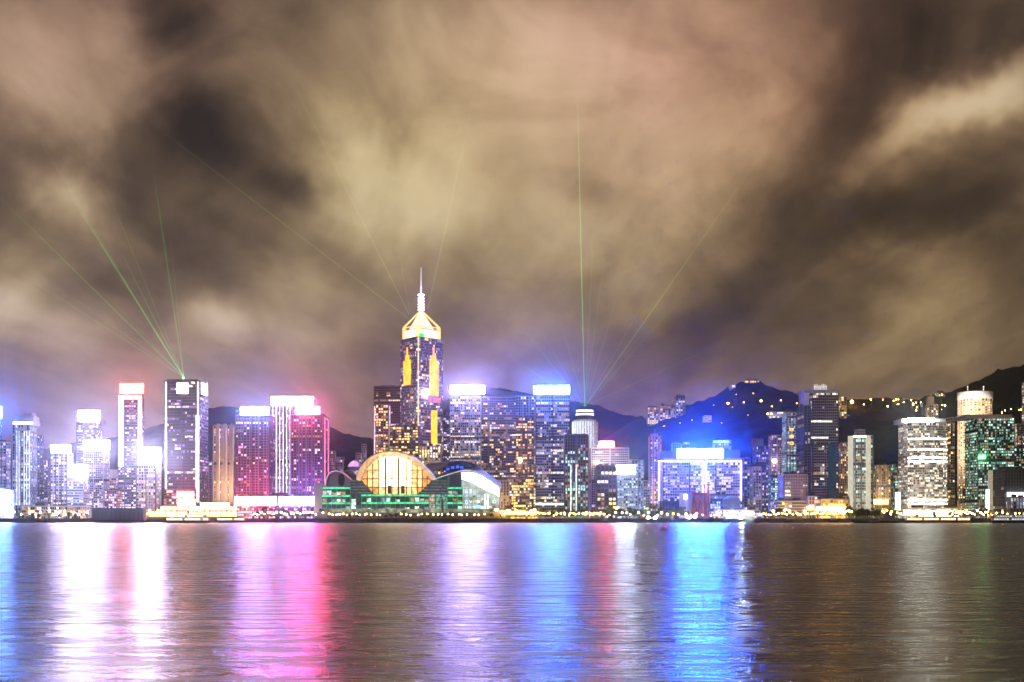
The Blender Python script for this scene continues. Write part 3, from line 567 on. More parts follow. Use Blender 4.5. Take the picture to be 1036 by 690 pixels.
# ---- wide block with the fierce blue glare
t = T('wide low block outlined in violet light under the fierce blue sign', 666, 751, 465, 1520, d=50, wk='pale', pal='purple', p=.68, pf=.35, bw=3.4, sp=.38, nw=90)
roof_sign(t, 685.5, 731.5, 454.2, 463.5, 1524, 'blue_blaze', (.022, .11, 1), 95)
pbox(t, 'upper_storey', 668, 685, 456, 464.0, 1521, 36, WM('slate')); pbox(t, 'upper_storey', 732, 749, 455, 464.0, 1521, 36, WM('slate'))
for a, b_ in ((666.8, 711), (714, 749.8)):
    strip(t, a, 466.5, b_, 466.5, 1518.6, PURP_LED, .6); strip(t, a, 466.5, a, 506, 1518.6, PURP_LED, .6); strip(t, b_, 466.5, b_, 506, 1518.6, PURP_LED, .6)
t = T('blue lit upper block on the slope behind the fierce blue sign', 721, 740, 446, 1900, d=30, wk='steel', pal='cool', p=0.65, pf=.3, nw=14)
pbox(t, 'light_panel', 721.5, 738, 445.6, 448, 1898.4, .8, lit('blue_wash', (.35, .6, 1), 2.0, .4))
T('small blue tinted tower behind the left end of the violet outlined block', 679, 689, 449, 1900, d=20, wk='steel', pal='cool', p=0.156, nw=5)
T('small dark tower with a red beacon behind the violet outlined block', 690, 698, 447.5, 1920, d=20, wk='slate', pal='cool', p=0.13, nw=5)
# ---- towers right of it
T('grey apartment tower touching the right end of the violet outlined block', 749.5, 759, 464, 1600, d=24, name='apartment_tower', cat='apartment tower', wk='purple', pal='white', p=0.52, nw=16)
T('pinkish apartment tower in front of the square topped slate tower', 758.5, 770, 473, 1540, d=22, name='apartment_tower', cat='apartment tower', wk='pink', pal='white', p=0.455, pier=.4, nw=18)
t = T('square topped slate apartment tower left of the bright yellow lamp', 761.5, 777, 452, 1640, d=24, name='apartment_tower', cat='apartment tower', wk='slate', pal='purple', p=0.416, pier=.4, nw=24); pbox(t, 'crown', 762.5, 772.5, 443.5, 452.4, 1644, 18, WM('grey'))
t = T('brown tower carrying the bright yellow lamp on its side', 777, 792, 441, 1760, d=24, name='apartment_tower', cat='apartment tower', wk='pink', pal='white', p=0.286, nw=18)
mb = MB(); mb.ball((PX(784.5, 1750), 1756, PZ(466.5, 1756)), 2.6); mb.build('flood_lamp', lit('yellow_flood', (1, .74, .34), 30, 0, True), t)
T('narrow teal block below the bright yellow lamp', 777, 788, 484, 1500, d=18, wk='teal', pal='green', p=0.78, nw=14)
t = T('greenish white lit tower with orange lobby lights left of the dark glass tower', 791.5, 808.5, 418, 1640, d=28, wk='pale', pal='green', p=0.8, pf=.4, sp=.42, pier=.1, nw=40)
for y in (433, 440, 447): pbox(t, 'orange_light', 799, 803, y, y+3, 1638.2, .8, LM('o1'))
t = T('tall dark glass tower with roof lettering frame and thin mast', 813.5, 848, 397, 1560, d=44, wk='grey', pal='white', p=.14, pf=.12, sp=.3, pier=.12, bw=3, glass=G_BLUE, nw=50)
x_ = T('dark stepped wing at the left foot of the tall dark glass tower', 806.5, 820, 411, 1550, d=40, wk='slate', pal='white', p=0.078, pf=.12, glass=G_BLUE, nw=24)
pbox(t, 'crown', 814, 848, 394.5, 397.4, 1556, 40, WM('grey')); pbox(t, 'crown', 813.6, 818.5, 394, 411, 1556.5, 30, WM('pale'))
mb = MB()
for k in range(9):
    X = PX(824+k*1.5, 1562); mb.tube([(X, 1562, PZ(394.5, 1562)), (X, 1562, PZ(389.2-.8*math.sin(k*1.3), 1562))], .45)
mb.tube([(PX(823.5, 1562), 1562, PZ(391.3, 1562)), (PX(836.5, 1562), 1562, PZ(391.3, 1562))], .5); mb.build('sign_frame', lit('frame_white', (1, .92, .9), .8, .3), t)
mast(t, 846, 379, 394.5, 1562, .8, WM('pale')); pbox(t, 'light_band', 816, 842, 425.5, 427, 1558, 1, lit('band_white', (1, .95, .85), 1.6, .4)); pbox(t, 'light_band', 818, 838, 442, 443.5, 1558, 1, lit('band_white', (1, .95, .85), 1.6, .4))
for y in (462, 470, 478): pbox(t, 'blue_light', 839, 843, y, y+6, 1558.2, .9, lit('blue_core', (.25, .5, 1), 1.8, .5))
pbox(t, 'glass_shaft', 838, 846, 450, 504, 1557.6, 1.6, wall('cyan_glass', (.05, .16, .2), .15))
t = T('square pink clad block with few windows in front of the dark glass tower', 787, 817, 481, 1470, d=30, wk='pink', pal='white', p=0, pf=0, sp=.6, pier=.6, nw=0)
for y in (488, 492, 496, 500): pbox(t, 'window', 794.5, 800, y, y+2, 1468.3, .9, LM('w2' if y < 496 else 'w1'))
for y in (488, 492, 496, 500): pbox(t, 'window', 810, 813, y, y+1.2, 1468.3, .9, LM('y2'))
t = T('long pale podium with arcade below the square pink clad block', 779, 816, 508, 1420, d=40, wk='tan', pal='warm', p=0.325, pf=.1, name='podium_hall', cat='hall', nw=12)
T('terracotta low block lit from below left of the golden arcade', 813, 827, 503, 1440, d=26, wk='beige', pal='warm', p=0.26, fh=5, nw=10)
t = T('low golden arcade glowing at the foot of the dark glass tower', 824, 858, 506, 1400, d=28, wk='tan', pal='gold', p=0.80, pf=.5, fh=5, bw=4, name='podium_hall', cat='hall', nw=24)
T('plain pale block between the golden arcade and the white edged tower', 844.5, 859, 503, 1430, d=20, wk='pale', pal='white', p=0.052, nw=4)
T('beige flats tower behind the dark glass tower on its right', 846, 858, 449, 1720, d=24, name='apartment_tower', cat='apartment tower', wk='tan', pal='warm', p=0.455, pier=.4, nw=24)
t = T('tower with cream lit edges, dark glass centre and small rooftop frame', 858.5, 883, 441.5, 1470, d=30, wk='pale', pal='green', p=0.286, pf=.25, bw=3, sp=.3, nw=40, glass=G_BLUE)
for a, b_ in ((858.7, 863.2), (876.6, 881)): pbox(t, 'side_pier', a, b_, 441, 518, 1466.5, 4, lit('cream_edge', (1, .93, .68), .62, .12))  # piers emit: light on the pale cladding is put into the material
pbox(t, 'light_band', 863, 876.8, 440.8, 442.4, 1467.5, 2, lit('band_white2', (1, .95, .85), 3, .3))
mb = MB()
for k in range(6): X = PX(865+k*2, 1475); mb.tube([(X, 1475, PZ(441.5, 1475)), (X, 1475, PZ(433.5+abs(k-2.5), 1475))], .45)
for y in (438, 435): mb.tube([(PX(864.5, 1475), 1475, PZ(y, 1475)), (PX(875.5, 1475), 1475, PZ(y, 1475))], .45)
mb.build('roof_frame', WM('pale'), t)
T('tan flats block with warm windows right of the cream edged tower', 881, 901, 471.5, 1640, d=26, name='apartment_tower', cat='apartment tower', wk='tan', pal='warm', p=0.468, pier=.42, bw=4, nw=40)
T('thin greenish tower half hidden by the blazing white tower', 901, 910, 470, 1700, d=20, wk='teal', pal='green', p=0.52, nw=10)
t = T('broad blazing white tower with rounded front and dense window bands', 909, 960.5, 428, 1480, d=44, shape='bow', wk='pale', pal='cream', p=.68, pf=.4, vgrad=-.35, bw=2.6, sp=.34, pier=.16, fh=3.4, nw=100)
pbox(t, 'crown', 912, 957, 423.5, 428.2, 1492, 32, WM('pale')); pbox(t, 'roof_sign', 918, 945, 423.2, 427, 1488, 2, signmat('white_g', (.86, 1, .9), 10))
for k_, y in enumerate((443, 454, 462, 466, 505, 509)):
    mb = MB(); X0, X1 = t['_r'][0], t['_r'][1]
    for k in range(8):
        P = Vector((X0+(X1-X0)*k/8, 1480+(X1-X0)*.18*(1-math.sin(math.pi*k/8)))); Q = Vector((X0+(X1-X0)*(k+1)/8, 1480+(X1-X0)*.18*(1-math.sin(math.pi*(k+1)/8))))
        mb.obox(P, Q, .5, 1.0, PZ(y+1.6, 1480), PZ(y, 1480))
    mb.build('light_band', lit('band_cream', (1, .95, .82), 3.0, .3) if k_ < 4 else lit('band_cream2', (1, .9, .7), 6.0, .3, True), t)
pbox(t, 'light_panel', 906, 911, 498, 516, 1476, 1, lit('annex_white', (1, .94, .84), 4, .2, True))
t = T('small tapering tower on the ridge behind the blazing white tower', 936, 949, 410, 1900, d=18, name='apartment_tower', cat='apartment tower', wk='tan', pal='warm', p=0.455, nw=14); pbox(t, 'pinnacle', 939, 945, 401, 410.2, 1904, 9, WM('tan')); mast(t, 942, 393, 401, 1906, .8)
t = T('tall round beige tower with plain drum cap', 964, 1009.5, 403, 1700, shape='round', wk='beige', pal='warm', p=0.715, bw=4.4, sp=.4, pier=.4, nw=70, cap=0)
cxr, ryr = (t['_r'][0]+t['_r'][1])/2, (t['_r'][1]-t['_r'][0])/2
mb = MB(); mb.prism([Vector((cxr+(ryr+.8)*math.cos(2*math.pi*k/40), 1700+ryr+(ryr+.8)*math.sin(2*math.pi*k/40))) for k in range(40)], PZ(403, 1700), PZ(395.5, 1700)); mb.build('drum_cap', WM('pale'), t, True)
for a in (979, 995): mb = MB(); mb.tube([(PX(a, 1730), 1730, PZ(395, 1730)), (PX(a, 1730), 1730, PZ(392, 1730))], .6); mb.ball((PX(a, 1730), 1730, PZ(391.4, 1730)), 1.2); mb.build('roof_lamp', LM('w1'), t)
T('slim tan tower wedged against the left flank of the round beige tower', 956.5, 963.8, 423, 1640, d=20, name='apartment_tower', cat='apartment tower', wk='tan', pal='warm', p=0.208, nw=12)
t = T('green tinted glass tower with white roof band before the round beige tower', 976.5, 1026, 423, 1560, d=44, wk='teal', pal='green', p=.55, pf=.35, bw=3.2, sp=.36, nw=90)
pbox(t, 'roof_band', 976.6, 1024, 419.5, 423.4, 1557, 42, WM('pale')); pbox(t, 'green_sign', 990.5, 997, 460.5, 464, 1557.4, 1.2, signmat('green', (.06, 1, .22), 4))
t = T('pale banded tower at the right frame edge behind the dark block', 1019, 1046, 430, 1660, d=34, wk='pale', pal='white', p=0.325, pf=.25, nw=30)
T('teal glass block between the green tinted tower and the dark block', 1010, 1042, 454, 1600, d=30, wk='teal', pal='green', p=0.39, pf=.2, nw=24)
T('very tall pale tower cut by the right frame edge', 1034, 1060, 386, 1800, d=30, wk='pale', pal='white', p=0.65, nw=20)
t = T('near black office block at the lower right with one pale lit edge', 1003, 1042, 476, 1420, d=40, wk='dark', pal='white', p=0.026, pf=.03, nw=12)
pbox(t, 'side_pier', 1000.5, 1004.5, 476, 519, 1417, 3, lit('tan_edge', (1, .86, .6), .38, .2)); pbox(t, 'light_panel', 998, 1001, 495, 519, 1416, 2, lit('annex_cream', (1, .9, .7), 3.2, .3, True))  # side pier emits; its lit look is painted into the material
pbox(t, 'canopy_light', 1020, 1042, 498, 503, 1415, 3, lit('canopy_white', (.9, .97, 1), 3.0, .4, True))
T('low glass block with soft white rooms at the lower right frame edge', 1018, 1046, 504, 1400, d=12, wk='grey', pal='cool', p=0.52, nw=10)

# ---- fronts brightened by added lamps
for lab, px, py, Y, tx, ty, tY, w, c in (
    ('tall round beige', 975, 400, 1650, 985, 398, 1700, 60000, (1, .84, .66)), ('tall round beige', 967, 480, 1650, 970, 440, 1705, 150000, (1, .80, .58)), ('broad blazing white', 934, 521, 1445, 934, 470, 1480, 14000, (1, .88, .66)),
    ('square pink clad', 803, 512, 1440, 803, 490, 1470, 26000, (1, .80, .70)), ('beige ribbed', 227, 512, 1665, 227, 470, 1700, 26000, (1, .66, .44)), ('round white tower', 592, 450, 1850, 592, 428, 1880, 4000, (.9, 1, .92)),
    ('tan flats', 890, 513, 1610, 890, 490, 1640, 16000, (1, .72, .42)), ('pale tower with red oval', 608, 466, 1530, 610, 460, 1560, 9000, (1, .86, .82)), ('cream lit edges', 860, 520, 1440, 861, 480, 1468, 14000, (1, .95, .75)),
    ('slim pink apartment', 662, 513, 1675, 662, 480, 1700, 16000, (1, .74, .66)), ('plain pale block', 851, 518, 1400, 851, 508, 1430, 4000, (1, .85, .7)), ('terracotta', 819, 519, 1415, 819, 508, 1440, 5000, (1, .6, .4)), ('golden arcade', 840, 520, 1380, 840, 512, 1400, 7000, (1, .68, .25)),
    ('long pale podium', 796, 520, 1395, 796, 512, 1420, 5000, (1, .82, .66)), ('tan low pier block', 507, 517, 1470, 507, 500, 1500, 7000, (1, .68, .38)), ('violet slab', 258, 500, 1525, 258, 480, 1570, 22000, (1, .08, .20)), ('maroon slab', 308, 500, 1535, 310, 480, 1580, 22000, (.35, .16, 1)), ('dark emblem tower' if False else 'tall dark tower with glowing square', 185, 500, 1460, 187, 490, 1490, 16000, (1, .10, .16)),
    ('teal glass block', 1020, 515, 1560, 1020, 480, 1600, 8000, (.4, 1, .85)), ('very tall pale', 1038, 500, 1740, 1040, 430, 1800, 30000, (1, .9, .8))):
    q = [o for o in COL.objects if o.parent is None and lab in o.get('label', '')][0]; wash(q, px, py, Y, tx, ty, tY, w, c)

# ---- flats on the slopes
for lab, a, b_, y, yb_, Y, w_, pl in (
    ('stepped cream flats, leftmost of the three hillside towers', 654, 666, 412.5, 432, 2500, 'tan', 'warm'), ('broad cream flats, middle of the three hillside towers', 666.5, 684, 411, 432, 2520, 'beige', 'warm'),
    ('tallest hillside flats, right of the three hillside towers', 682.5, 693, 401, 426, 2500, 'grey', 'white'), ('long low lit house on the wooded slope left of the greenish white tower', 776, 800, 417, 424, 2300, 'pale', 'white'),
    ('bright white domed house alone on the blue tinted slope', 711, 720, 420.5, 423.5, 2300, 'white', 'bright'), ('lit hilltop terrace crowning the round wooded hill', 752, 768, 385.4, 389, 2590, 'tan', 'gold'),
    ('small white hilltop house left of the lit terrace', 737, 744, 389.8, 393, 2560, 'pale', 'white'), ('warm lit flats peeping out right of the dark glass tower', 848, 856.5, 401.5, 420, 2350, 'beige', 'warm'),
    ('low villa with white lamps left of the round beige tower', 946, 956, 397.2, 401, 2560, 'grey', 'white')):
    T(lab, a, b_, y, Y, d=22, yb=yb_+3, wk=w_, pal=pl, name='hillside_house' if y > 385 and yb_-y < 9 else 'apartment_tower', cat='house' if yb_-y < 9 else 'apartment tower', p=0.65, fh=4.5, bw=4.5, nw=14, cap=.8)
LAMP_HILL = lit('hill_lamp', (1, .34, .035), 90, 0, True)
def hill_lamp(px, py, Y, r, mat, lab, grp='lamps on the wooded slopes'):
    r *= .62
    z = PZ(py, Y); q = thing('street_lamp', lab, 'street lamp', (PX(px, Y), Y, z-9), grp)
    mb = MB(); mb.tube([(PX(px, Y), Y, z-16), (PX(px, Y), Y, z-r*.5)], .35); mb.build('pole', WM('dark'), q); mb = MB(); mb.ball((PX(px, Y), Y, z), r); mb.build('lamp_head', mat, q)
for px, py, r in ((736.5, 408, 2.6), (752.5, 407, 1.6), (770, 405.5, 2.6), (790, 405, 1.3)): hill_lamp(px, py, 2330, r, LAMP_HILL, 'orange lamp glowing on the dark slope of the round wooded hill')
for px, py, r in ((741, 412, .9), (762, 398, .8), (781, 411, 1.0), (745, 399, .7), (700, 425, .9), (806, 408, 1.1), (730, 428, .7), (757, 420, .8), (672, 431, .9), (688, 428, .8)): hill_lamp(px, py, 2330, r, LAMP_HILL, 'tiny orange lamp among the trees of the round wooded hill', 'tiny lamps on the round wooded hill')
hill_lamp(722, 410, 2330, 1.4, lit('hill_lamp_w', (.9, .9, 1), 10, 0), 'small white lamp high on the blue tinted slope')
for px in (776.5, 780.5): hill_lamp(px, 418.5, 2270, 1.7, lit('hill_lamp_y', (1, .60, .22), 45, 0, True), 'white lamp in front of the long low lit house')
hill_lamp(862, 406.5, 2480, 5.0, lit('hill_flood', (1, .40, .04), 110, .1, True), 'big amber flood lamp on the ridge right of the dark glass tower')
rg = random.Random(5)
for k in range(34):
    px = rg.choice([rg.uniform(868, 934), rg.uniform(868, 934), rg.uniform(944, 962), rg.uniform(1010, 1034)]); py = 403 + abs(rg.gauss(0, 6)) if px < 935 else (rg.uniform(398, 417) if px < 1000 else rg.uniform(414, 419))
    hill_lamp(px, py, 2440, rg.choice([.8, 1.0, 1.2, 2.0]), rg.choice([LAMP_HILL, lit('hill_lamp_y', (1, .60, .22), 45, 0, True)]), 'small lamp among the ridge lights at the right of the hills', 'lights dotted along the right ridge')
# ------------------------------------------------------------------ convention centre
cc_ = thing('convention_centre', 'convention hall with a glowing glass vault under winged curved roofs and green light bands', 'convention hall', (PX(405, 1400), 1400, LZ))
def q1(p): return (325+p[0]/8.12, 445+p[1]/8.12)
def q2(p): return (430+p[0]/8.12, 445+p[1]/8.12)
def ribbon(root, name, prof, Y0, Y1, th, mat, drop=0.0, spread=0.0, prof2=None):
    """a curved roof shell: profile (photo columns and rows at Y0) swept back to Y1, sinking and spreading on the way"""
    mb = MB(); n = len(prof); rows = 6
    def pt(k, r, off):
        f = r/rows; a, b_ = prof[k]
        if prof2: a2, b2 = prof2[k]; a, b_ = a+(a2-a)*f, b_+(b2-b_)*f
        Y = Y0+(Y1-Y0)*f; x = PX(a, Y0); z = PZ(b_, Y0) - drop*f*f - off
        mx = sum(PX(p[0], Y0) for p in prof)/n; x = mx+(x-mx)*(1+spread*f); return (x, Y, z)
    for k in range(n-1):
        for r in range(rows):
            mb.quad(pt(k, r, 0), pt(k+1, r, 0), pt(k+1, r+1, 0), pt(k, r+1, 0)); mb.quad(pt(k, r, th), pt(k, r+1, th), pt(k+1, r+1, th), pt(k+1, r, th))
        mb.quad(pt(k, 0, th), pt(k+1, 0, th), pt(k+1, 0, 0), pt(k, 0, 0)); mb.quad(pt(k, rows, 0), pt(k+1, rows, 0), pt(k+1, rows, th), pt(k, rows, th))
    for k in (0, n-1):
        for r in range(rows): mb.quad(pt(k, r, 0), pt(k, r+1, 0), pt(k, r+1, th), pt(k, r, th))
    o = mb.build(name, mat, root)
    for p in o.data.polygons: p.use_smooth = False
    return o
def smooth_prof(pts, n=30):
    out = []; m = len(pts)
    def P(i): return pts[max(0, min(m-1, i))]
    for i in range(m-1):
        for s in range(max(2, n//(m-1))):
            t_ = s/max(2, n//(m-1)); a, b_, c, d = P(i-1), P(i), P(i+1), P(i+2)
            out.append(tuple(.5*((2*b_[j])+(-a[j]+c[j])*t_+(2*a[j]-5*b_[j]+4*c[j]-d[j])*t_*t_+(-a[j]+3*b_[j]-3*c[j]+d[j])*t_**3) for j in (0, 1)))
    out.append(pts[-1]); return out
ROOF = wall('roof_aluminium', (.46, .42, .46), .4, .35, .12, .3); SOF = wall('soffit_timber', (.62, .46, .30), .6, 0, .1)
outer = smooth_prof([q1(p) for p in ((288, 318), (292, 285), (305, 250), (340, 190), (400, 135), (470, 103), (540, 88), (620, 90), (700, 110), (780, 150), (850, 210), (900, 265), (940, 320))])
innr = smooth_prof([q1(p) for p in ((330, 340), (340, 315), (352, 285), (385, 235), (425, 185), (475, 152), (530, 138), (600, 136), (660, 146), (720, 168), (790, 212), (845, 262), (895, 330))])
ribbon(cc_, 'vault_roof', outer, 1338, 1460, 1.1, ROOF, drop=14, spread=.10)
# soffit between front lip and glass wall; hall light on it painted as glow
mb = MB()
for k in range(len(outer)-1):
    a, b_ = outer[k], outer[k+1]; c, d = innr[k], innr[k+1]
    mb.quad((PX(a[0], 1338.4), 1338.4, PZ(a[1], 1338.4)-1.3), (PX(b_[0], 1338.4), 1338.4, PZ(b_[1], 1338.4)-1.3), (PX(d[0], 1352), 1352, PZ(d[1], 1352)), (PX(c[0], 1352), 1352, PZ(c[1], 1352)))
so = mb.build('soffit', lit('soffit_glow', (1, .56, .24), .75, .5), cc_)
mb = MB()
for k in range(len(outer)-1):
    if outer[k][0] > 416: 
        a, b_ = outer[k], outer[k+1]; mb.tube([(PX(a[0], 1337.5), 1337.5, PZ(a[1]+.5, 1337.5)), (PX(b_[0], 1337.5), 1337.5, PZ(b_[1]+.5, 1337.5))], .8)
mb.build('edge_light', lit('lip_violet', (.66, .58, 1), 1.0, .3), cc_)
def inner_y(x):
    for (a, ya), (b_, yb_) in zip(innr, innr[1:]):
        if min(a, b_) <= x <= max(a, b_) and a != b_: return ya+(yb_-ya)*(x-a)/(b_-a)
    return 486
cols = [366, 371.5, 377, 383, 390, 396.5, 403, 411, 416.5, 422, 427, 432, 435.5]
rowsy = [500, 493, 484.3, 475.5, 440]
hall = {0: lit('hall_amber', (1, .42, .10), 1.1, .5), 1: lit('hall_warm', (1, .60, .22), 1.7, .5), 2: lit('hall_bright', (1, .78, .44), 4.0, .4, True)}
for i in range(len(cols)-1):
    a, b_ = cols[i], cols[i+1]
    for j in range(4):
        yb_, yt = rowsy[j], rowsy[j+1]
        ta_, tb_ = max(yt, inner_y(a+.01)), max(yt, inner_y(b_-.01))
        if ta_ >= yb_-.3 and tb_ >= yb_-.3: continue
        ta_, tb_ = min(ta_, yb_-.1), min(tb_, yb_-.1)
        mid_ = (a+b_)/2; k = 2 if 385 < mid_ < 418 and j >= 1 else (1 if 374 < mid_ < 427 else 0)
        if j == 0 and mid_ < 385 or (j == 0 and mid_ > 420): k = 0 if k == 1 else k
        mb = MB(); Y = 1352.5; f = [(PX(a, Y), PZ(yb_, Y)), (PX(b_, Y), PZ(yb_, Y)), (PX(b_, Y), PZ(tb_, Y)), (PX(a, Y), PZ(ta_, Y))]
        mb.poly([(x, Y, z) for x, z in f]); mb.poly([(x, Y+.5, z) for x, z in reversed(f)])
        for s in range(4): p, q = f[s], f[(s+1) % 4]; mb.quad((p[0], Y+.5, p[1]), (q[0], Y+.5, q[1]), (q[0], Y, q[1]), (p[0], Y, p[1]))
        mb.build('glass_pane', hall[k], cc_)
MUL = wall('mullion_bronze', (.16, .08, .04), .5, .2)
for sd in (((352, 478.5), (363, 482), (370, 491), (379, 500.3), (352, 500.3)), ((452.5, 484), (437, 485.5), (430, 493), (422, 500.3), (452.5, 500.3))):
    mb = MB(); f = [(PX(x, 1350), PZ(y, 1350)) for x, y in sd]; mb.poly([(x, 1350.1, z) for x, z in f]); mb.poly([(x, 1351.2, z) for x, z in f])
    for k in range(5): p, q = f[k], f[(k+1) % 5]; mb.quad((p[0], 1350.1, p[1]), (q[0], 1350.1, q[1]), (q[0], 1351.2, q[1]), (p[0], 1351.2, p[1]))
    mb.build('side_slope', wall('slope_slate', (.10, .10, .12), .5), cc_)
    mb = MB()
    for y in (486.5, 489.5, 492.5, 495.5, 498.5):
        xs = [x*.5 for x in range(700, 910)]; a_, b_ = (353.5, min(378, 364+(y-484)*.85)) if sd[0][0] < 400 else (max(423.5, 436.5-(y-485.5)*.85), 452)
        mb.box(PX(a_, 1349), PX(b_, 1349), 1349.4, 1350.0, PZ(y+.35, 1349), PZ(y-.35, 1349))
    mb.build('louvres', lit('louvre_glow', (.55, .75, .70), .32, .7, False, .3), cc_)  # louvres emit a little, painting in the teal light along them
mb = MB()
for i, a in enumerate(cols[1:-1]):
    w = .75 if a in (390, 403) else .42; mb.box(PX(a-w, 1350), PX(a+w, 1350), 1350.4, 1352.4, PZ(500, 1350), PZ(inner_y(a)+.6, 1350))
for y in (493, 484.3, 475.5):
    xs = [x for x in range(362, 438) if inner_y(x) < y]; 
    if xs: mb.box(PX(xs[0], 1350), PX(xs[-1], 1350), 1350.9, 1352.45, PZ(y+.35, 1350), PZ(y-.35, 1350))
mb.build('mullions', MUL, cc_)
mb = MB()
for a in (394, 407.5): mb.box(PX(a-1.8, 1350), PX(a+1.8, 1350), 1349.8, 1351.2, PZ(499.5, 1350), PZ(491, 1350))
mb.build('doorway', WM('brown'), cc_)
GRN = lit('green_led', (.05, .72, .26), 1.35, .6, True); TEAL = lit('teal_rooms', (.10, .50, .40), .11, .9, False, .2)
def block(x0, x1, yt, Y, d, bands, nm='terrace'):
    mb = MB(); Xa, Xb, z1 = PX(x0, Y), PX(x1, Y), PZ(yt, Y); mb.box(Xa, Xb, Y, Y+d, LZ, z1); mb.build('wall', TEAL, cc_)
    for yb_ in bands:
        mb = MB(); mb.box(Xa-.5, Xb+.5, Y-2.6, Y-.05, PZ(yb_+1.0, Y), PZ(yb_-.2, Y)); mb.build('floor_slab', WM('pale'), cc_)
        mb = MB(); mb.box(Xa, Xb, Y-3.2, Y-2.65, PZ(yb_+.9, Y), PZ(yb_-.9, Y)); mb.build('green_band', GRN, cc_)
    mb = MB(); n = max(2, int((Xb-Xa)/5))
    for k in range(n+1): X = Xa+(Xb-Xa)*k/n; mb.box(X-.22, X+.22, Y-.5, Y-.05, LZ, z1-.1)
    mb.build('mullions', WM('steel'), cc_)
    rg_ = random.Random(int(x0)); 
    for k in range(n):
        for y0_, y1_ in zip([yt]+list(bands), list(bands)+[521]):
            if rg_.random() < .7:
                X = Xa+(Xb-Xa)*k/n; mb = MB(); h0, h1 = PZ(y1_-1.4, Y), PZ(y0_+1.6, Y)
                if h1-h0 > 1: mb.box(X+.5, X+(Xb-Xa)/n-.5, Y-.3, Y-.06, h0, h0+(h1-h0)*rg_.uniform(.4, .9)); mb.build('window', LM(rg_.choice(['g1', 'g2', 'g2', 'w2', 'w1', 'y2', 'b2'])), cc_)
block(326, 354.5, 492.5, 1345, 60, (493.8, 501.8, 509.2)); block(366, 434, 500, 1343, 60, (501.2, 508.9)); block(453, 468, 492.5, 1345, 60, (493.8, 501.6, 509))
mb = MB(); mb.box(PX(318, 1350), PX(326, 1350), 1348, 1400, LZ, PZ(489.5, 1350)); mb.build('end_wall', WM('white'), cc_)
for a, b_, yt in ((354.7, 365.9, 485), (434.2, 452.8, 481)):
    block(a, b_, yt, 1356, 40, ())
    mb = MB()
    for y in range(int(yt)+2, 514, 4): mb.box(PX(a, 1355), PX(b_, 1355), 1354.6, 1355.9, PZ(y+.5, 1355), PZ(y, 1355))
    mb.build('louvres', WM('slate'), cc_)
# left arch, linking roof and purple dome
la = smooth_prof([q1(p) for p in ((32, 372), (40, 320), (68, 268), (110, 252), (155, 258), (200, 285), (245, 322))])
ribbon(cc_, 'wing_roof', la, 1340, 1430, 1.2, ROOF, drop=6, spread=.1)
mb = MB(); mb.poly([(PX(x, 1348), 1348, PZ(y+.6, 1348)) for x, y in la] + [(PX(355, 1348), 1348, PZ(492, 1348)), (PX(329.5, 1348), 1348, PZ(492, 1348))]); mb.build('gable_wall', wall('gable_grey', (.40, .37, .42), .5), cc_)
mb = MB(); mb.poly([(PX(q1((165+28*math.cos(w), 0))[0], 1347), 1347.2, PZ(q1((0, 330+52*math.sin(w)))[1], 1347)) for w in [k*math.pi/9 for k in range(18)]][::-1]); mb.build('gable_window', G_BLUE, cc_)
for pf_, nm_, c_ in ((la, 'pink', (1, .55, .60)),):
    mb = MB(); mb.tube([(PX(x, 1339.4), 1339.4, PZ(y+.4, 1339.4)) for x, y in pf_], .5); mb.build('edge_light', lit('edge_'+nm_, c_, .8, .4), cc_)
lk = smooth_prof([q1(p) for p in ((185, 262), (215, 245), (250, 250), (285, 285), (300, 318))], 14); ribbon(cc_, 'link_roof', lk, 1372, 1450, 1.0, ROOF, drop=3)
mb = MB(); mb.box(PX(347, 1380), PX(362, 1380), 1376, 1440, LZ, PZ(483, 1376)); mb.box(PX(360, 1400), PX(470, 1400), 1400, 1462, LZ, PZ(480, 1400)); mb.build('inner_hall', WM('slate'), cc_)
pd = [q1(p) for p in ((216, 215), (232, 188), (258, 168), (282, 164), (302, 180), (312, 215))]
ribbon(cc_, 'dome_roof', smooth_prof(pd, 16), 1392, 1440, 1.0, ROOF, drop=6)
mb = MB(); mb.poly([(PX(x, 1393), 1393.4, PZ(y+.4, 1393)) for x, y in smooth_prof(pd, 16)]); mb.build('dome_glass', lit('dome_violet', (.85, .42, 1), 1.1, .3), cc_)
# right: second tier lens and long wing
rt = smooth_prof([q2(p) for p in ((-10, 205), (40, 188), (100, 182), (150, 178), (200, 172), (262, 168), (330, 172), (390, 190), (450, 214))])
ribbon(cc_, 'tier_roof', rt, 1385, 1460, 1.1, ROOF, drop=4)
lens = smooth_prof([q2(p) for p in ((128, 252), (155, 222), (195, 194), (262, 174), (330, 176), (390, 192), (445, 213))], 20)
mb = MB(); mb.poly([(PX(x, 1380), 1380, PZ(y, 1380)) for x, y in lens] + [(PX(*q2((320, 246))[:1], 1380), 1380, PZ(q2((320, 246))[1], 1380)), (PX(q2((220, 262))[0], 1380), 1380, PZ(q2((220, 262))[1], 1380))]); mb.build('lens_glass', wall('lens_blue_glass', (.02, .04, .16), .15), cc_)
for a in ((175, 235), (215, 220), (255, 215), (290, 220)): 
    x, y = q2(a); mb = MB(); mb.box(PX(x, 1379), PX(x+3.2, 1379), 1378.6, 1379.4, PZ(y+2.2, 1379), PZ(y-.5, 1379)); mb.build('blue_light', lit('lens_blue', (.05, .14, 1), .9, .5), cc_)
rw = smooth_prof([q2(p) for p in ((78, 322), (120, 303), (180, 284), (240, 266), (300, 250), (360, 245), (410, 258), (470, 282), (530, 322), (580, 360), (625, 395))])
ribbon(cc_, 'wing_roof', rw, 1340, 1400, 1.0, ROOF, drop=-6)
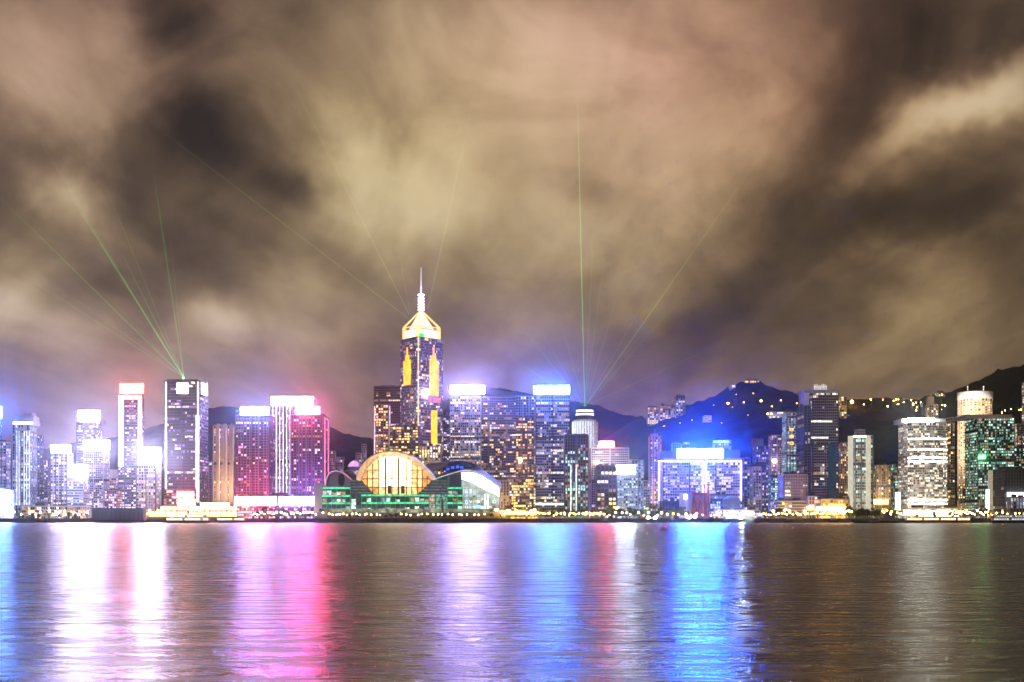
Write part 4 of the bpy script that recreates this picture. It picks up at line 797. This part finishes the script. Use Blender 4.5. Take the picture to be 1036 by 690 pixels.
mb = MB(); mb.tube([(PX(x, 1339.4), 1339.4, PZ(y+.5, 1339.4)) for x, y in rw], .5); mb.build('edge_light', lit('edge_pearl', (.95, .82, .86), .7, .4), cc_)
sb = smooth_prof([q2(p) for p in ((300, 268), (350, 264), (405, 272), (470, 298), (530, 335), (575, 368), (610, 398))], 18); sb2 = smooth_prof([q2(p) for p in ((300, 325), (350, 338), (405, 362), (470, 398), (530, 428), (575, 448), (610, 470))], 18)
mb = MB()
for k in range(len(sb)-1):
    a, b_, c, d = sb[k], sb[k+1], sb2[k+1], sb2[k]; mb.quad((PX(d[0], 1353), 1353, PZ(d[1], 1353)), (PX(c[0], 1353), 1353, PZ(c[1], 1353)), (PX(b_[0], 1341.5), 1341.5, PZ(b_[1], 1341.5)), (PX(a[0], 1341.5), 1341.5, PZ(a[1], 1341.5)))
mb.build('lit_soffit', lit('soffit_white', (1, .90, .66), 3.4, .2, True), cc_)  # soffit emits; the light falling on it is put into its material
mb = MB(); pw = sb2 + [(504.5, 519.8), (467, 519.8)]; mb.poly([(PX(x, 1353.4), 1353.4, PZ(y, 1353.4)) for x, y in pw][::-1]); mb.build('glass_wall', lit('wing_glass', (.62, .84, .82), .65, .8, False, .12), cc_)
mb = MB()
for x in range(470, 505, 4):
    y = min(sb2, key=lambda p: abs(p[0]-x))[1]; mb.box(PX(x-.25, 1352), PX(x+.25, 1352), 1352.3, 1353.2, LZ, PZ(y, 1352))
for y in (494, 503, 511): mb.box(PX(468, 1352), PX(504, 1352), 1352.6, 1353.25, PZ(y+.4, 1352), PZ(y-.2, 1352)) if y > 500 else mb.box(PX(468, 1352), PX(485, 1352), 1352.6, 1353.25, PZ(y+.4, 1352), PZ(y-.2, 1352))
mb.build('mullions', WM('pale'), cc_)
rg_ = random.Random(8)
for x in range(470, 502, 4):
    y0 = min(sb2, key=lambda p: abs(p[0]-x-2))[1]+2.5
    for y in (488, 495, 501, 506, 512):
        if y > y0+1 and rg_.random() < .5: pbox(cc_, 'window', x+.5, x+3.4, y, y+rg_.uniform(1.5, 3.5), 1352.9, .4, LM(rg_.choice(['g1', 'b1', 'g2', 'w1', 'w2', 'y2'])))
for x in (490.5, 493.5): strip(cc_, x, 500, x, 518, 1351.5, lit('tube_white', (1, .98, .92), 2.6, .2), .5)
pbox(cc_, 'lit_screen', 481, 487, 511, 515, 1351.6, .5, lit('screen_cyan', (.4, .9, 1), 1.1, .3))
mb = MB(); mb.box(PX(318, 1330), PX(506, 1330), 1330, 1342, LZ-.5, PZ(518.6, 1330)); mb.build('terrace', wall('terrace_stone', (.22, .20, .18)), cc_)
mb = MB(); mb.box(PX(322, 1331), PX(505, 1331), 1336, 1341, PZ(518.5, 1331), PZ(514.6, 1331)); mb.build('lobby_wall', lit('lobby_row', (.85, .95, .60), .28, .9, False, .18), cc_)
mb = MB(); mb.tube([(PX(448, 1332), 1332, LZ), (PX(448, 1332), 1332, PZ(505, 1332))], [1.0, .8]); tag(mb.build('pillar', WM('dark'), None), 'dark lone pillar standing before the green banded terraces', 'pillar')

# ------------------------------------------------------------------ theatre, cranes and open shore right of centre
t = thing('theatre', 'pale windowless theatre with curved end left of the red lattice frames', 'theatre', (PX(695, 1400), 1400, LZ))
mb = MB(); mb.prism([Vector((PX(695, 1400)+PX(524.5, 1400)*math.cos(2*math.pi*k/24), 1410+12*math.sin(2*math.pi*k/24))) for k in range(24)], LZ, PZ(498.5, 1400)); mb.build('drum', WM('pale'), t)
mb = MB(); mb.box(PX(699, 1400), PX(716, 1400), 1404, 1430, LZ, PZ(498, 1400)); mb.build('hall', WM('grey'), t); pbox(t, 'light_panel', 692, 695, 500.5, 505, 1396.6, .8, lit('th_light', (1, .95, 1), 5, .2, True))
def lattice(x0, x1, yt, Y, lean, lab):
    r_ = thing('lattice_crane', lab, 'crane', (PX((x0+x1)/2, Y), Y, LZ)); mb = MB(); za, zb_ = LZ, PZ(yt, Y); A, B = PX(x0, Y), PX(x1, Y); n = 3
    for s in (0, 1):
        for yy in (0, 4): mb.tube([((A, B)[s], Y+yy, za), ((A, B)[s]+lean, Y+yy, zb_)], .3)
    for k in range(n):
        f0, f1 = k/n, (k+1)/n
        for yy in (0,):
            mb.tube([(A+lean*f0, Y+yy, za+(zb_-za)*f0), (B+lean*f1, Y+yy, za+(zb_-za)*f1)], .17); mb.tube([(B+lean*f0, Y+yy, za+(zb_-za)*f0), (A+lean*f1, Y+yy, za+(zb_-za)*f1)], .17); mb.tube([(A+lean*f1, Y+yy, za+(zb_-za)*f1), (B+lean*f1, Y+yy, za+(zb_-za)*f1)], .17)
    mb.build('lattice_mast', wall('red_steel', (.5, .06, .07), .5), r_)
    mb = MB(); mb.box(A+lean-2, B+lean+2, Y-1, Y+5, zb_, zb_+1.4); mb.build('cab', wall('red_steel2', (.4, .07, .08), .5), r_)
lattice(713, 717, 491, 1370, 0, 'tall upright red lattice crane before the violet outlined block'); lattice(699, 706, 501, 1372, 4, 'short red lattice frame leaning right beside the pale theatre'); lattice(706, 712, 500, 1374, -4, 'short red lattice frame leaning left, middle of the red frames')
t = thing('exhibition_dome', 'grey ribbed dome hall lit blue near the white shore floodlight', 'hall', (PX(742, 1400), 1400, LZ))
mb = MB(); mb.prism([Vector((PX(742, 1400)+PX(527, 1400)*math.cos(2*math.pi*k/24), 1412+10*math.sin(2*math.pi*k/24))) for k in range(24)], LZ, PZ(506, 1400)); mb.build('wall', WM('steel'), t)
mb = MB(); mb.ball((PX(742, 1400), 1412, PZ(506, 1400)), PX(527, 1400), 20, .55); mb.build('dome', WM('steel'), t, True)
T('low dark hall behind the red lattice frames with strips of white windows', 716, 737, 502, 1440, d=20, wk='slate', pal='cool', p=.3, pf=.3, name='low_hall', cat='hall', nw=10)
T('low dark clubhouse left of the pale theatre with one lit doorway', 668, 691, 508, 1440, d=20, wk='dark', pal='warm', p=.12, name='low_hall', cat='hall', nw=6)
T('low warm lit kiosk row on the shore below the dome hall', 722, 768, 517, 1350, d=14, wk='tan', pal='warm', p=.55, fh=4, name='low_hall', cat='hall', nw=14)

# ferry pier glowing on the left
t = thing('ferry_pier', 'two decked ferry pier glowing gold and white below the dark emblem tower', 'pier', (PX(195, 1370), 1370, LZ))
for k, (a, b_, yt, yb_, key, c, s) in enumerate(((150, 236, 518, 522.5, 'pier_gold', (1, .36, .05), 20), (162, 236, 512.5, 516, 'pier_white', (1, .74, .42), 5))):
    mb = MB(); mb.box(PX(a, 1366), PX(b_, 1366), 1366+3*k, 1382, PZ(yb_, 1366), PZ(yt, 1366)); mb.build('lit_deck', lit(key, c, s, .6, True, .09), t)
    mb = MB(); mb.box(PX(a-1, 1364), PX(b_+1, 1364), 1362+2*k, 1384, PZ(yt, 1364)+.05, PZ(yt-1.2, 1364)); mb.build('roof', WM('tan'), t)
    mb = MB(); X = PX(a, 1364)
    while X < PX(b_, 1364): mb.box(X, X+.9, 1363.2, 1364.2, PZ(yb_, 1364), PZ(yt, 1364)); X += 6
    mb.build('columns', WM('pale'), t)
mb = MB(); mb.box(PX(149, 1360), PX(238, 1360), 1360, 1385, LZ-.5, PZ(522.4, 1360)); mb.build('quay', WM('brown'), t)
for a, b_, y0, y1, s in ((180, 197, 505, 512, 5), (203, 232, 509, 513.5, 5)): pbox(t, 'light_panel', a, b_, y0, y1, 1364.8, .8, signmat('pierw', (1, .50, .30), 4))
t2 = T('small red lit block at the foot of the dark emblem tower', 166, 198, 496, 1440, d=20, wk='maroon', pal='pinkwarm', p=.55, name='low_hall', cat='hall', nw=12)
pbox(t2, 'red_sign', 179, 196, 497, 503, 1437.8, .8, signmat('redblock', (1, .16, .22), 2.2))
T('low bright shopfront row behind the barge at the left', 22, 92, 513, 1380, d=20, wk='pale', pal='warm', p=.55, name='low_hall', cat='hall', nw=24)
T('amber lit low restaurant on the shore left of the blue grey slab tower', 505, 545, 516, 1360, d=20, wk='brown', pal='gold', p=.75, pf=.4, fh=3.4, name='low_hall', cat='hall', nw=24)
T('low cream pavilion at the foot of the broad blazing white tower', 912, 975, 515, 1390, d=24, wk='pale', pal='warm', p=.75, pf=.5, name='low_hall', cat='hall', nw=24)
T('low orange lit kiosk on the shore before the near black block', 998, 1012, 519, 1350, d=10, wk='beige', pal='gold', p=.5, name='kiosk', cat='kiosk', nw=4)

for lab, a, b_, y0, y1, Y, k, c, s_ in (('low golden arcade', 826, 856, 512.5, 516.5, 1398.6, 'arc', (1, .55, .13), 1.6), ('long pale podium', 781, 800, 516, 519, 1418.6, 'pod', (1, .62, .25), 1.2), ('low cream pavilion', 914, 972, 516.5, 520.5, 1388.6, 'pav', (1, .70, .34), 1.8), ('amber lit low restaurant', 507, 543, 517.5, 520.5, 1358.6, 'res', (1, .46, .08), 1.3), ('terracotta low', 815, 825, 512, 516, 1438.6, 'ter', (1, .42, .2), .8), ('tan flats block', 884, 899, 505, 510, 1638.6, 'flt', (1, .5, .12), 1.0)):
    q = [o for o in COL.objects if o.parent is None and lab in o.get('label', '')][0]
    n = max(3, int((b_-a)/3.2)); w_ = (b_-a)/n
    for i in range(n): pbox(q, 'lit_bay', a+i*w_+.25, a+(i+1)*w_-.25, y0, y1, Y, .5, signmat('bay_'+k, c, s_))  # glowing panels added to strengthen the golden streaks in the water

# ------------------------------------------------------------------ trees
LEAF = {}
def leafmat(k, c):
    m, t = newmat('leaves_'+k); N = t.nodes.new; L = t.links.new; out = N('ShaderNodeOutputMaterial'); b = N('ShaderNodeBsdfPrincipled'); L(b.outputs[0], out.inputs[0]); b.inputs['Roughness'].default_value = .7
    g = N('ShaderNodeNewGeometry'); n = N('ShaderNodeTexNoise'); n.inputs['Scale'].default_value = .9; L(g.outputs['Position'], n.inputs['Vector']); r = N('ShaderNodeValToRGB')
    r.color_ramp.elements[0].color = (*[x*.5 for x in c], 1); r.color_ramp.elements[1].color = (*[x*1.6 for x in c], 1); L(n.outputs['Fac'], r.inputs[0]); L(r.outputs[0], b.inputs['Base Color']); return m
LM1 = leafmat('broad', (.055, .075, .03)); BARK = wall('bark', (.09, .06, .04), .9)
def tree_meshes(seed, w, h):
    rg = random.Random(seed); cr_, tr = MB(), MB(); tr.tube([(0, 0, -.5), (.1, 0, h*.3), (0, .2, h*.62)], [.35, .26, .12])
    for k in range(4):
        a = k*1.6+rg.random(); tr.tube([(.1, 0, h*.3), (w*.3*math.cos(a), w*.3*math.sin(a), h*.6)], [.18, .06])
    lumps = [(rg.gauss(0, w*.22), rg.gauss(0, w*.22), h*rg.uniform(.42, .86), w*rg.uniform(.16, .30)) for _ in range(9)]
    for _ in range(330):
        lx, ly, lz, lr = rg.choice(lumps); v_ = Vector((rg.gauss(0, 1), rg.gauss(0, 1), rg.gauss(0, .8))).normalized()*lr*rg.uniform(.5, 1.15); c = Vector((lx, ly, lz))+v_
        a = Vector((rg.gauss(0, 1), rg.gauss(0, 1), rg.gauss(0, 1))).normalized(); b_ = a.orthogonal().normalized(); s = rg.uniform(.35, .75); cr_.quad(c-a*s-b_*s*.6, c+a*s-b_*s*.6, c+a*s+b_*s*.6, c-a*s+b_*s*.6)
    return cr_.mesh('crown', [LM1]), tr.mesh('trunk', [BARK])
TM = [tree_meshes(s, w, h) for s, w, h in ((1, 7, 9), (2, 6, 7.5), (3, 8.5, 10))]; PM = tree_meshes(9, 2.6, 9)
rg = random.Random(21)
def tree(px, Y, sc, lab, grp, kind=None):
    c_, t_ = kind or rg.choice(TM); o = bpy.data.objects.new('tree', None); COL.objects.link(o); o.location = (PX(px, Y), Y, LZ); o.scale = (sc*rg.uniform(.85, 1.2), sc, sc*rg.uniform(.85, 1.15)); o.rotation_euler = (0, 0, rg.uniform(0, 6.28))
    tag(o, lab, 'tree', grp)
    for me in (c_, t_): q = bpy.data.objects.new(me.name.split('.')[0], me); COL.objects.link(q); q.parent = o
for n_, a, b_, Y, s0, s1, lab, grp in (
    (16, 258, 330, 1345, .7, 1.2, 'dark round tree on the promenade below the glowing billboards', 'trees below the billboards'), (22, 330, 500, 1320, .45, .75, 'low dark tree in the promenade row before the convention hall', 'promenade trees before the hall'),
    (12, 545, 602, 1335, .7, 1.05, 'dark tree on the shore at the foot of the dark slab tower', 'shore trees before the slab towers'), (14, 600, 655, 1340, 1.0, 1.5, 'big dark tree on the shore below the wide blazing white sign', 'big shore trees'),
    (10, 664, 694, 1345, 1.0, 1.4, 'dark tree by the low clubhouse left of the pale theatre', 'trees by the clubhouse'), (12, 770, 805, 1335, .7, 1.1, 'small tree among yellow lamps before the long pale podium', 'trees before the podium'),
    (8, 858, 884, 1335, .9, 1.4, 'dark tree at the foot of the cream edged tower', 'trees at the cream edged tower'), (8, 884, 905, 1345, .9, 1.3, 'dark tree at the foot of the tan flats block', 'trees at the tan flats'), (9, 958, 998, 1345, .8, 1.2, 'green tree before the green tinted glass tower', 'trees before the green tower'), (10, 14, 90, 1340, .5, .8, 'small tree before the low bright shopfronts at the left', 'trees before the shopfronts')):
    for k in range(n_): tree(a+(b_-a)*(k+rg.uniform(.1, .9))/n_, Y+rg.uniform(-8, 14), rg.uniform(s0, s1), lab, grp)
for px in (785.5, 789.5): tree(px, 1350, 1.3, 'tall narrow cypress standing before the long pale podium', 'cypresses', PM)

# ------------------------------------------------------------------ street lamps and floodlights on the shore
YL = lit('lamp_yellow', (1, .58, .12), 75, 0, True); WL_ = lit('lamp_white', (1, .82, .60), 55, 0, True); OL = lit('lamp_amber', (1, .42, .05), 85, 0, True)
lampm = {}
for k, m_ in (('y', YL), ('w', WL_), ('o', OL)):
    mb = MB(); mb.ball((0, 0, 5.6), .62, 8); h_ = mb.mesh('lamp_head', [m_]); mb = MB(); mb.tube([(0, 0, -.4), (0, 0, 5.2)], [.16, .1], 6); lampm[k] = (h_, mb.mesh('pole', [WM('dark')]))
def lamp(px, Y, k, lab, grp, s=1.0):
    o = bpy.data.objects.new('street_lamp', None); COL.objects.link(o); o.location = (PX(px, Y), Y, LZ); o.scale = (s, s, s); tag(o, lab, 'street lamp', grp)
    for me in lampm[k]: q = bpy.data.objects.new(me.name.split('.')[0], me); COL.objects.link(q); q.parent = o
for n_, a, b_, Y, ks, s0, s1, lab, grp in (
    (14, 330, 386, 1312, 'yyw', .7, .95, 'yellow globe lamp on the promenade left of the hall entrance', 'promenade lamps left of the entrance'), (17, 404, 492, 1312, 'yyw', .7, .95, 'yellow globe lamp on the promenade right of the hall entrance', 'promenade lamps right of the entrance'),
    (22, 256, 328, 1330, 'wwy', .8, 1.25, 'white globe lamp among trees below the glowing billboards', 'lamps below the billboards'), (18, 500, 545, 1325, 'oyy', 1.0, 1.7, 'amber lamp in the golden cluster left of the blue grey slab tower', 'amber lamps by the low restaurant'),
    (6, 548, 585, 1325, 'yo', .7, 1.1, 'yellow lamp on the shore below the dark slab tower', 'lamps below the slab towers'), (10, 588, 612, 1325, 'oy', .8, 1.2, 'amber lamp in the row before the pale red signed tower', 'amber lamps before the red signed tower'),
    (16, 768, 812, 1325, 'oyy', .7, 1.2, 'yellow lamp among small trees before the long pale podium', 'lamps before the podium'), (20, 814, 862, 1330, 'oy', .9, 1.5, 'golden lamp before the low golden arcade', 'lamps at the golden arcade'), (9, 884, 906, 1340, 'oy', 1.0, 1.6, 'golden lamp at the foot of the tan flats', 'lamps at the tan flats'),
    (14, 965, 1000, 1335, 'oyw', .9, 1.6, 'golden lamp before the green tinted glass tower', 'lamps before the green tower'), (12, 12, 90, 1330, 'wyw', .8, 1.5, 'white lamp before the low bright shopfronts at the left', 'lamps before the shopfronts'), (14, 148, 240, 1350, 'wwo', 1.0, 1.7, 'white lamp along the glowing ferry pier', 'lamps along the ferry pier')):
    for k in range(n_): lamp(a+(b_-a)*(k+rg.uniform(.15, .85))/n_, Y+rg.uniform(-6, 6), rg.choice(ks), lab, grp, rg.uniform(s0, s1))
for n_, a, b_, Y, ks, lab, grp in ((20, 95, 160, 1318, 'wwo', 'white lamp on the quay behind the dark covered barge', 'quay lamps behind the barge'), (26, 612, 770, 1316, 'wwyo', 'lamp on the open shore between the big trees and the dome hall', 'open shore lamps'), (30, 900, 1034, 1312, 'owy', 'golden lamp along the quay at the lower right', 'quay lamps at the lower right'), (16, 545, 612, 1312, 'oy', 'amber lamp on the quay edge below the slab towers', 'quay edge lamps')):
    for k in range(n_): lamp(a+(b_-a)*(k+rg.uniform(.1, .9))/n_, Y+rg.uniform(-4, 6), rg.choice(ks), lab, grp, rg.uniform(.6, 1.2))
lamp(624, 1330, 'o', 'single amber lamp glowing among the big dark shore trees', None, 2.1)
def flood(px, py, Y, r, key, c, s, lab):
    z = PZ(py, Y); q = thing('floodlight', lab, 'floodlight', (PX(px, Y), Y, LZ)); mb = MB(); mb.tube([(PX(px, Y), Y+.5, LZ-.3), (PX(px, Y), Y+.5, z)], .3); mb.build('pole', WM('dark'), q)
    mb = MB(); mb.tube([(PX(px, Y), Y-.8, z), (PX(px, Y), Y+.6, z)], [r, r*.5], 10); mb.build('lamp_head', signmat(key, c, s), q)
for a in ((656, 524.2, 1.3, 'fl_a', (.86, 1, .92), 120, 'white shore floodlight, left of the pair under the slim pink tower'), (663, 524.2, 1.2, 'fl_a', (.86, 1, .92), 120, 'white shore floodlight, right of the pair under the slim pink tower'), (697, 525, 1.4, 'fl_b', (1, .9, .74), 120, 'warm white shore floodlight below the pale theatre'),
          (703, 522.5, 1.0, 'fl_c', (1, .8, .55), 90, 'small warm floodlight right beside the theatre floodlight'), (750, 522.5, 2.0, 'fl_d', (.84, 1, .96), 150, 'biggest and brightest white shore floodlight near the dome hall'), (58, 519, 1.2, 'fl_e', (1, .95, .95), 90, 'white shore floodlight under the grey white signed tower')):
    flood(a[0], a[1], 1318, *a[2:])

# ------------------------------------------------------------------ boats
def hull(mb, x0, x1, Y, w, z0, z1, rake=.12):
    L_ = x1-x0; top = [(x0, Y+w/2), (x0+L_*rake, Y), (x1-L_*rake, Y), (x1, Y+w/2), (x1-L_*rake, Y+w), (x0+L_*rake, Y+w)]; bot = [(x0+L_*.06, Y+w/2), (x0+L_*(rake+.05), Y+w*.15), (x1-L_*(rake+.05), Y+w*.15), (x1-L_*.06, Y+w/2), (x1-L_*(rake+.05), Y+w*.85), (x0+L_*(rake+.05), Y+w*.85)]
    n = 6
    for k in range(n): j = (k+1) % n; mb.quad((*bot[k], z0), (*bot[j], z0), (*top[j], z1), (*top[k], z1))
    mb.poly([(*p, z1) for p in top])
def ferry(x0, x1, Y, w, lab, nm, cat, decks, hullc, lm, funnel=None, cabin=None):
    A, B = PX(x0, Y), PX(x1, Y); r_ = thing(nm, lab, cat, ((A+B)/2, Y+w/2, 0)); mb = MB(); hull(mb, A, B, Y, w, -.6, 2.2); mb.build('hull', hullc, r_); z = 2.25
    for k, (f0, f1, h) in enumerate(decks):
        a, b_ = A+(B-A)*f0, A+(B-A)*f1; mb = MB(); mb.box(a, b_, Y+w*.2, Y+w*.8, z, z+h); mb.build('deckhouse', WM('pale') if cabin is None else cabin, r_)
        mb = MB(); mb.box(a-.8, b_+.8, Y+w*.1, Y+w*.9, z+h+.02, z+h+.3); mb.build('deck_roof', WM('white') if cabin is None else cabin, r_)
        if lm:
            n = max(3, int((b_-a)/2.4))
            wmesh = MB(); wmesh.box(-.8, .8, -.08, .08, -h*.24, h*.24); wme = wmesh.mesh('window', [lm])
            for i in range(n):
                if i % 7 == 6: continue
                o = bpy.data.objects.new('window', wme); COL.objects.link(o); o.parent = r_; o.location = (a+(b_-a)*(i+.5)/n-(A+B)/2, Y+w*.2-.06-(Y+w/2), z+h*.55)
        z += h+.32
    if funnel: mb = MB(); X = A+(B-A)*funnel; mb.prism([Vector((X+1.3*math.cos(q*math.pi/5), Y+w/2+1.6*math.sin(q*math.pi/5))) for q in range(10)], z, z+3.2); mb.build('funnel', WM('maroon'), r_)
    mb = MB(); mb.tube([(A+(B-A)*.3, Y+w/2, z), (A+(B-A)*.3, Y+w/2, z+5)], [.18, .06]); mb.build('mast', WM('grey'), r_); return r_
DK = wall('dark_hull', (.03, .03, .04), .5); GH = wall('green_hull', (.03, .10, .06), .5)
# covered barge
A, B = PX(90, 1262), PX(149, 1262); t = thing('barge', 'dark covered barge moored at the left before the shopfronts', 'barge', ((A+B)/2, 1262, 0)); mb = MB(); hull(mb, A, B, 1262, 16, -.6, 3.2, .05); mb.build('hull', DK, t)
mb = MB(); mb.box(A+3, B-5, 1265, 1275, 3.25, 14.2); mb.build('cover', wall('tarpaulin', (.10, .13, .13), .7), t); mb = MB()
for k in range(12): X = A+3+(B-A-8)*k/11; mb.box(X-.2, X+.2, 1264.6, 1264.95, 3.25, 14.2)
mb.build('ribs', WM('dark'), t); mb = MB(); mb.box(A+2, B-4, 1264, 1276, 14.25, 14.9); mb.build('roof', DK, t)
ferry(165, 213, 1230, 11, 'double deck white ferry with glowing windows before the gold ferry pier', 'ferry', 'ferry', ((.06, .94, 2.9), (.12, .88, 2.6)), GH, lit('ferry_warm', (1, .80, .50), 6, .3, True), .5)
ferry(216, 250, 1270, 10, 'low white launch with lit windows right of the double deck ferry', 'launch', 'boat', ((.1, .9, 2.6),), DK, lit('ferry_white', (1, .86, .72), 4, .3, True))
ferry(863, 915, 1235, 12, 'long dark boat with black hull and unlit deckhouse at the right', 'cargo_boat', 'boat', ((.55, .9, 3.0), (.62, .8, 2.2)), DK, None, .7, WM('slate'))
ferry(916, 985, 1255, 12, 'long lit ferry with glowing orange deck below the blazing white tower', 'ferry', 'ferry', ((.04, .96, 3.0), (.2, .8, 2.4)), DK, lit('ferry_amber', (1, .56, .22), 9, .4, True), .45, WM('tan'))
ferry(1004, 1050, 1240, 11, 'dark ferry with pale roof cut off by the right frame edge', 'ferry', 'ferry', ((.05, .95, 2.8), (.12, .85, 2.3)), DK, lit('ferry_dim', (.9, .95, 1), 1.0, .4), .5)
t = thing('sampan', 'tiny dark sampan with a red light out on the water', 'boat', (PX(671, 560), 560, 0)); mb = MB(); hull(mb, PX(667, 560), PX(676, 560), 560, 1.8, -.2, .7, .2); mb.build('hull', wall('sampan_hull', (.16, .06, .03), .6), t)
mb = MB(); mb.box(PX(669.5, 560), PX(673, 560), 560.3, 561.5, .72, 1.7); mb.build('cabin', wall('sampan_cabin', (.3, .1, .05), .6), t); mb = MB(); mb.ball((PX(673.5, 560), 560.5, 1.6), .14); mb.build('lamp', lit('sampan_lamp', (1, .2, .08), 12, 0), t)

for k, (a, b_, lab) in enumerate(((545, 553, 'small dark moored boat below the blue grey slab tower'), (608, 617, 'small dark moored boat below the pale red signed tower'), (677, 684, 'small dark moored boat below the clubhouse'), (730, 740, 'small dark moored boat below the dome hall'), (793, 803, 'small dark moored boat below the long pale podium'), (838, 850, 'small dark moored boat below the golden arcade'), (268, 277, 'small dark moored boat below the red billboard'), (36, 46, 'small dark moored boat below the bright shopfronts'))):
    ferry(a, b_, 1288, 3.5, lab, 'moored_boat', 'boat', ((.3, .7, 1.8),), DK, None, None, WM('slate'))

# ------------------------------------------------------------------ laser beams
def lasermat(k, rgb, s):
    m, t = newmat('laser_'+k); N = t.nodes.new; L = t.links.new; out = N('ShaderNodeOutputMaterial'); ad = N('ShaderNodeAddShader'); tr = N('ShaderNodeBsdfTransparent'); em = N('ShaderNodeEmission')
    tcn = N('ShaderNodeTexCoord'); sp_ = N('ShaderNodeSeparateXYZ'); L(tcn.outputs['Generated'], sp_.inputs[0]); p = N('ShaderNodeMath'); p.operation = 'SUBTRACT'; p.inputs[0].default_value = 1; L(sp_.outputs[2], p.inputs[1])
    q = N('ShaderNodeMath'); q.operation = 'POWER'; L(p.outputs[0], q.inputs[0]); q.inputs[1].default_value = .8; r = N('ShaderNodeMath'); r.operation = 'MULTIPLY'; L(q.outputs[0], r.inputs[0]); r.inputs[1].default_value = s
    em.inputs[0].default_value = (*rgb, 1); L(r.outputs[0], em.inputs[1]); L(tr.outputs[0], ad.inputs[0]); L(em.outputs[0], ad.inputs[1]); L(ad.outputs[0], out.inputs[0]); m.cycles.emission_sampling = 'NONE'; return m
LG = lasermat('green', (.12, 1, .16), .17); LGS = lasermat('green_strong', (.08, 1, .22), .27); LGW = lasermat('green_weak', (.30, .9, .2), .085); LBW = lasermat('blue_weak', (.2, .75, .9), .08); LYG = lasermat('yellow_green', (.45, .85, .12), .12)
def laser(x0, y0, Y0, x1, y1, Y1, r, m, lab):
    A = Vector((PX(x0, Y0), Y0, PZ(y0, Y0))); B = Vector((PX(x1, Y1), Y1, PZ(y1, Y1))); Lh = (B-A).length
    if B.z > 700: B = A+(B-A)*((700-A.z)/(B.z-A.z)); Lh = (B-A).length
    mb = MB(); mb.tube([(0, 0, 0), (0, 0, Lh)], [r, r*1.4], 6); o = mb.build('laser_beam', m); o.location = A; o.rotation_euler = Vector((0, 0, 1)).rotation_difference((B-A).normalized()).to_euler(); tag(o, lab, 'laser beam')
E_ = 'green laser beam from the dark emblem tower, '
laser(186, 382, 1500, -2, 198, 1500, 0.38, LG, E_+'lowest bright one, reaching the frame edge'); laser(186, 382, 1500, 20, 108, 1500, 0.33, LGW, E_+'faint, long, above the lowest bright one'); laser(186, 382, 1500, 70, 195, 1500, 0.41, LGS, E_+'bright and leaning half way left')
laser(186, 382, 1500, 154, 165, 1500, 0.36, LG, E_+'almost upright'); laser(186, 382, 1500, 60, 290, 1500, 0.31, LGW, E_+'faint and flattest of all'); laser(186, 382, 1500, 120, 250, 1500, 0.36, LG, E_+'short, between half left and upright')
for x1_, y1_, w_ in ((110, 300, 'short, faint, second flattest'), (-2, 262, 'faint, under the lowest bright one'), (172, 235, 'faint, nearest to upright'), (95, 160, 'faint, between half left and upright beams')): laser(186, 382, 1500, x1_, y1_, 1500, 0.36, LGW, E_+w_)
for x1_, y1_, w_ in ((633, 270, 'steep, just right of upright'), (560, 300, 'steep, just left of upright'), (660, 290, 'thin, midway in the right fan'), (602, 200, 'thin, hugging the upright one'), (705, 250, 'thin, under the long right leaning one'), (500, 350, 'flattest to the left')): laser(591.7, 411, 1890, x1_, y1_, 1890, 0.42, LGW, 'faint green laser beam from the round white tower, '+w_)
C_ = 'green laser beam from the pyramid crowned tower, '
laser(413, 322, 1665, 150, 122, 1665, 0.36, LYG, C_+'long and leaning far left'); laser(414, 318, 1665, 292, 75, 1665, 0.33, LYG, C_+'steep and leaning left'); laser(433, 312, 1665, 487, 65, 1665, 0.33, LYG, C_+'rising to the right of the spire'); laser(415, 316, 1665, 400, 240, 1665, 0.31, LGW, C_+'short and faint beside the spire')
O_ = 'laser beam from the round white tower, '
laser(591.5, 411, 1890, 584, 85, 1890, 0.59, LGS, 'strong green '+O_+'nearly upright'); laser(591.5, 411, 1890, 615, 235, 1890, 0.41, LGW, 'faint green '+O_+'just right of the upright one'); laser(592, 411, 1890, 785, 135, 1890, 0.42, LYG, 'bright green '+O_+'leaning right across the sky')
laser(592, 411, 1890, 690, 300, 1890, 0.41, LGW, 'faint green '+O_+'below the long right leaning one'); laser(591, 411, 1890, 518, 318, 1890, 0.41, LBW, 'faint bluish '+O_+'leaning far left'); laser(591, 411, 1890, 545, 330, 1890, 0.41, LBW, 'faint bluish '+O_+'leaning half left'); laser(592, 411, 1890, 735, 345, 1890, 0.36, LGW, 'faint green '+O_+'flattest to the right')

for o in bpy.data.objects:
    if o.parent is None and 'category' in o and 'kind' not in o: o['kind'] = 'thing'
    for k in ('_o', '_r'):
        if k in o: del o[k]
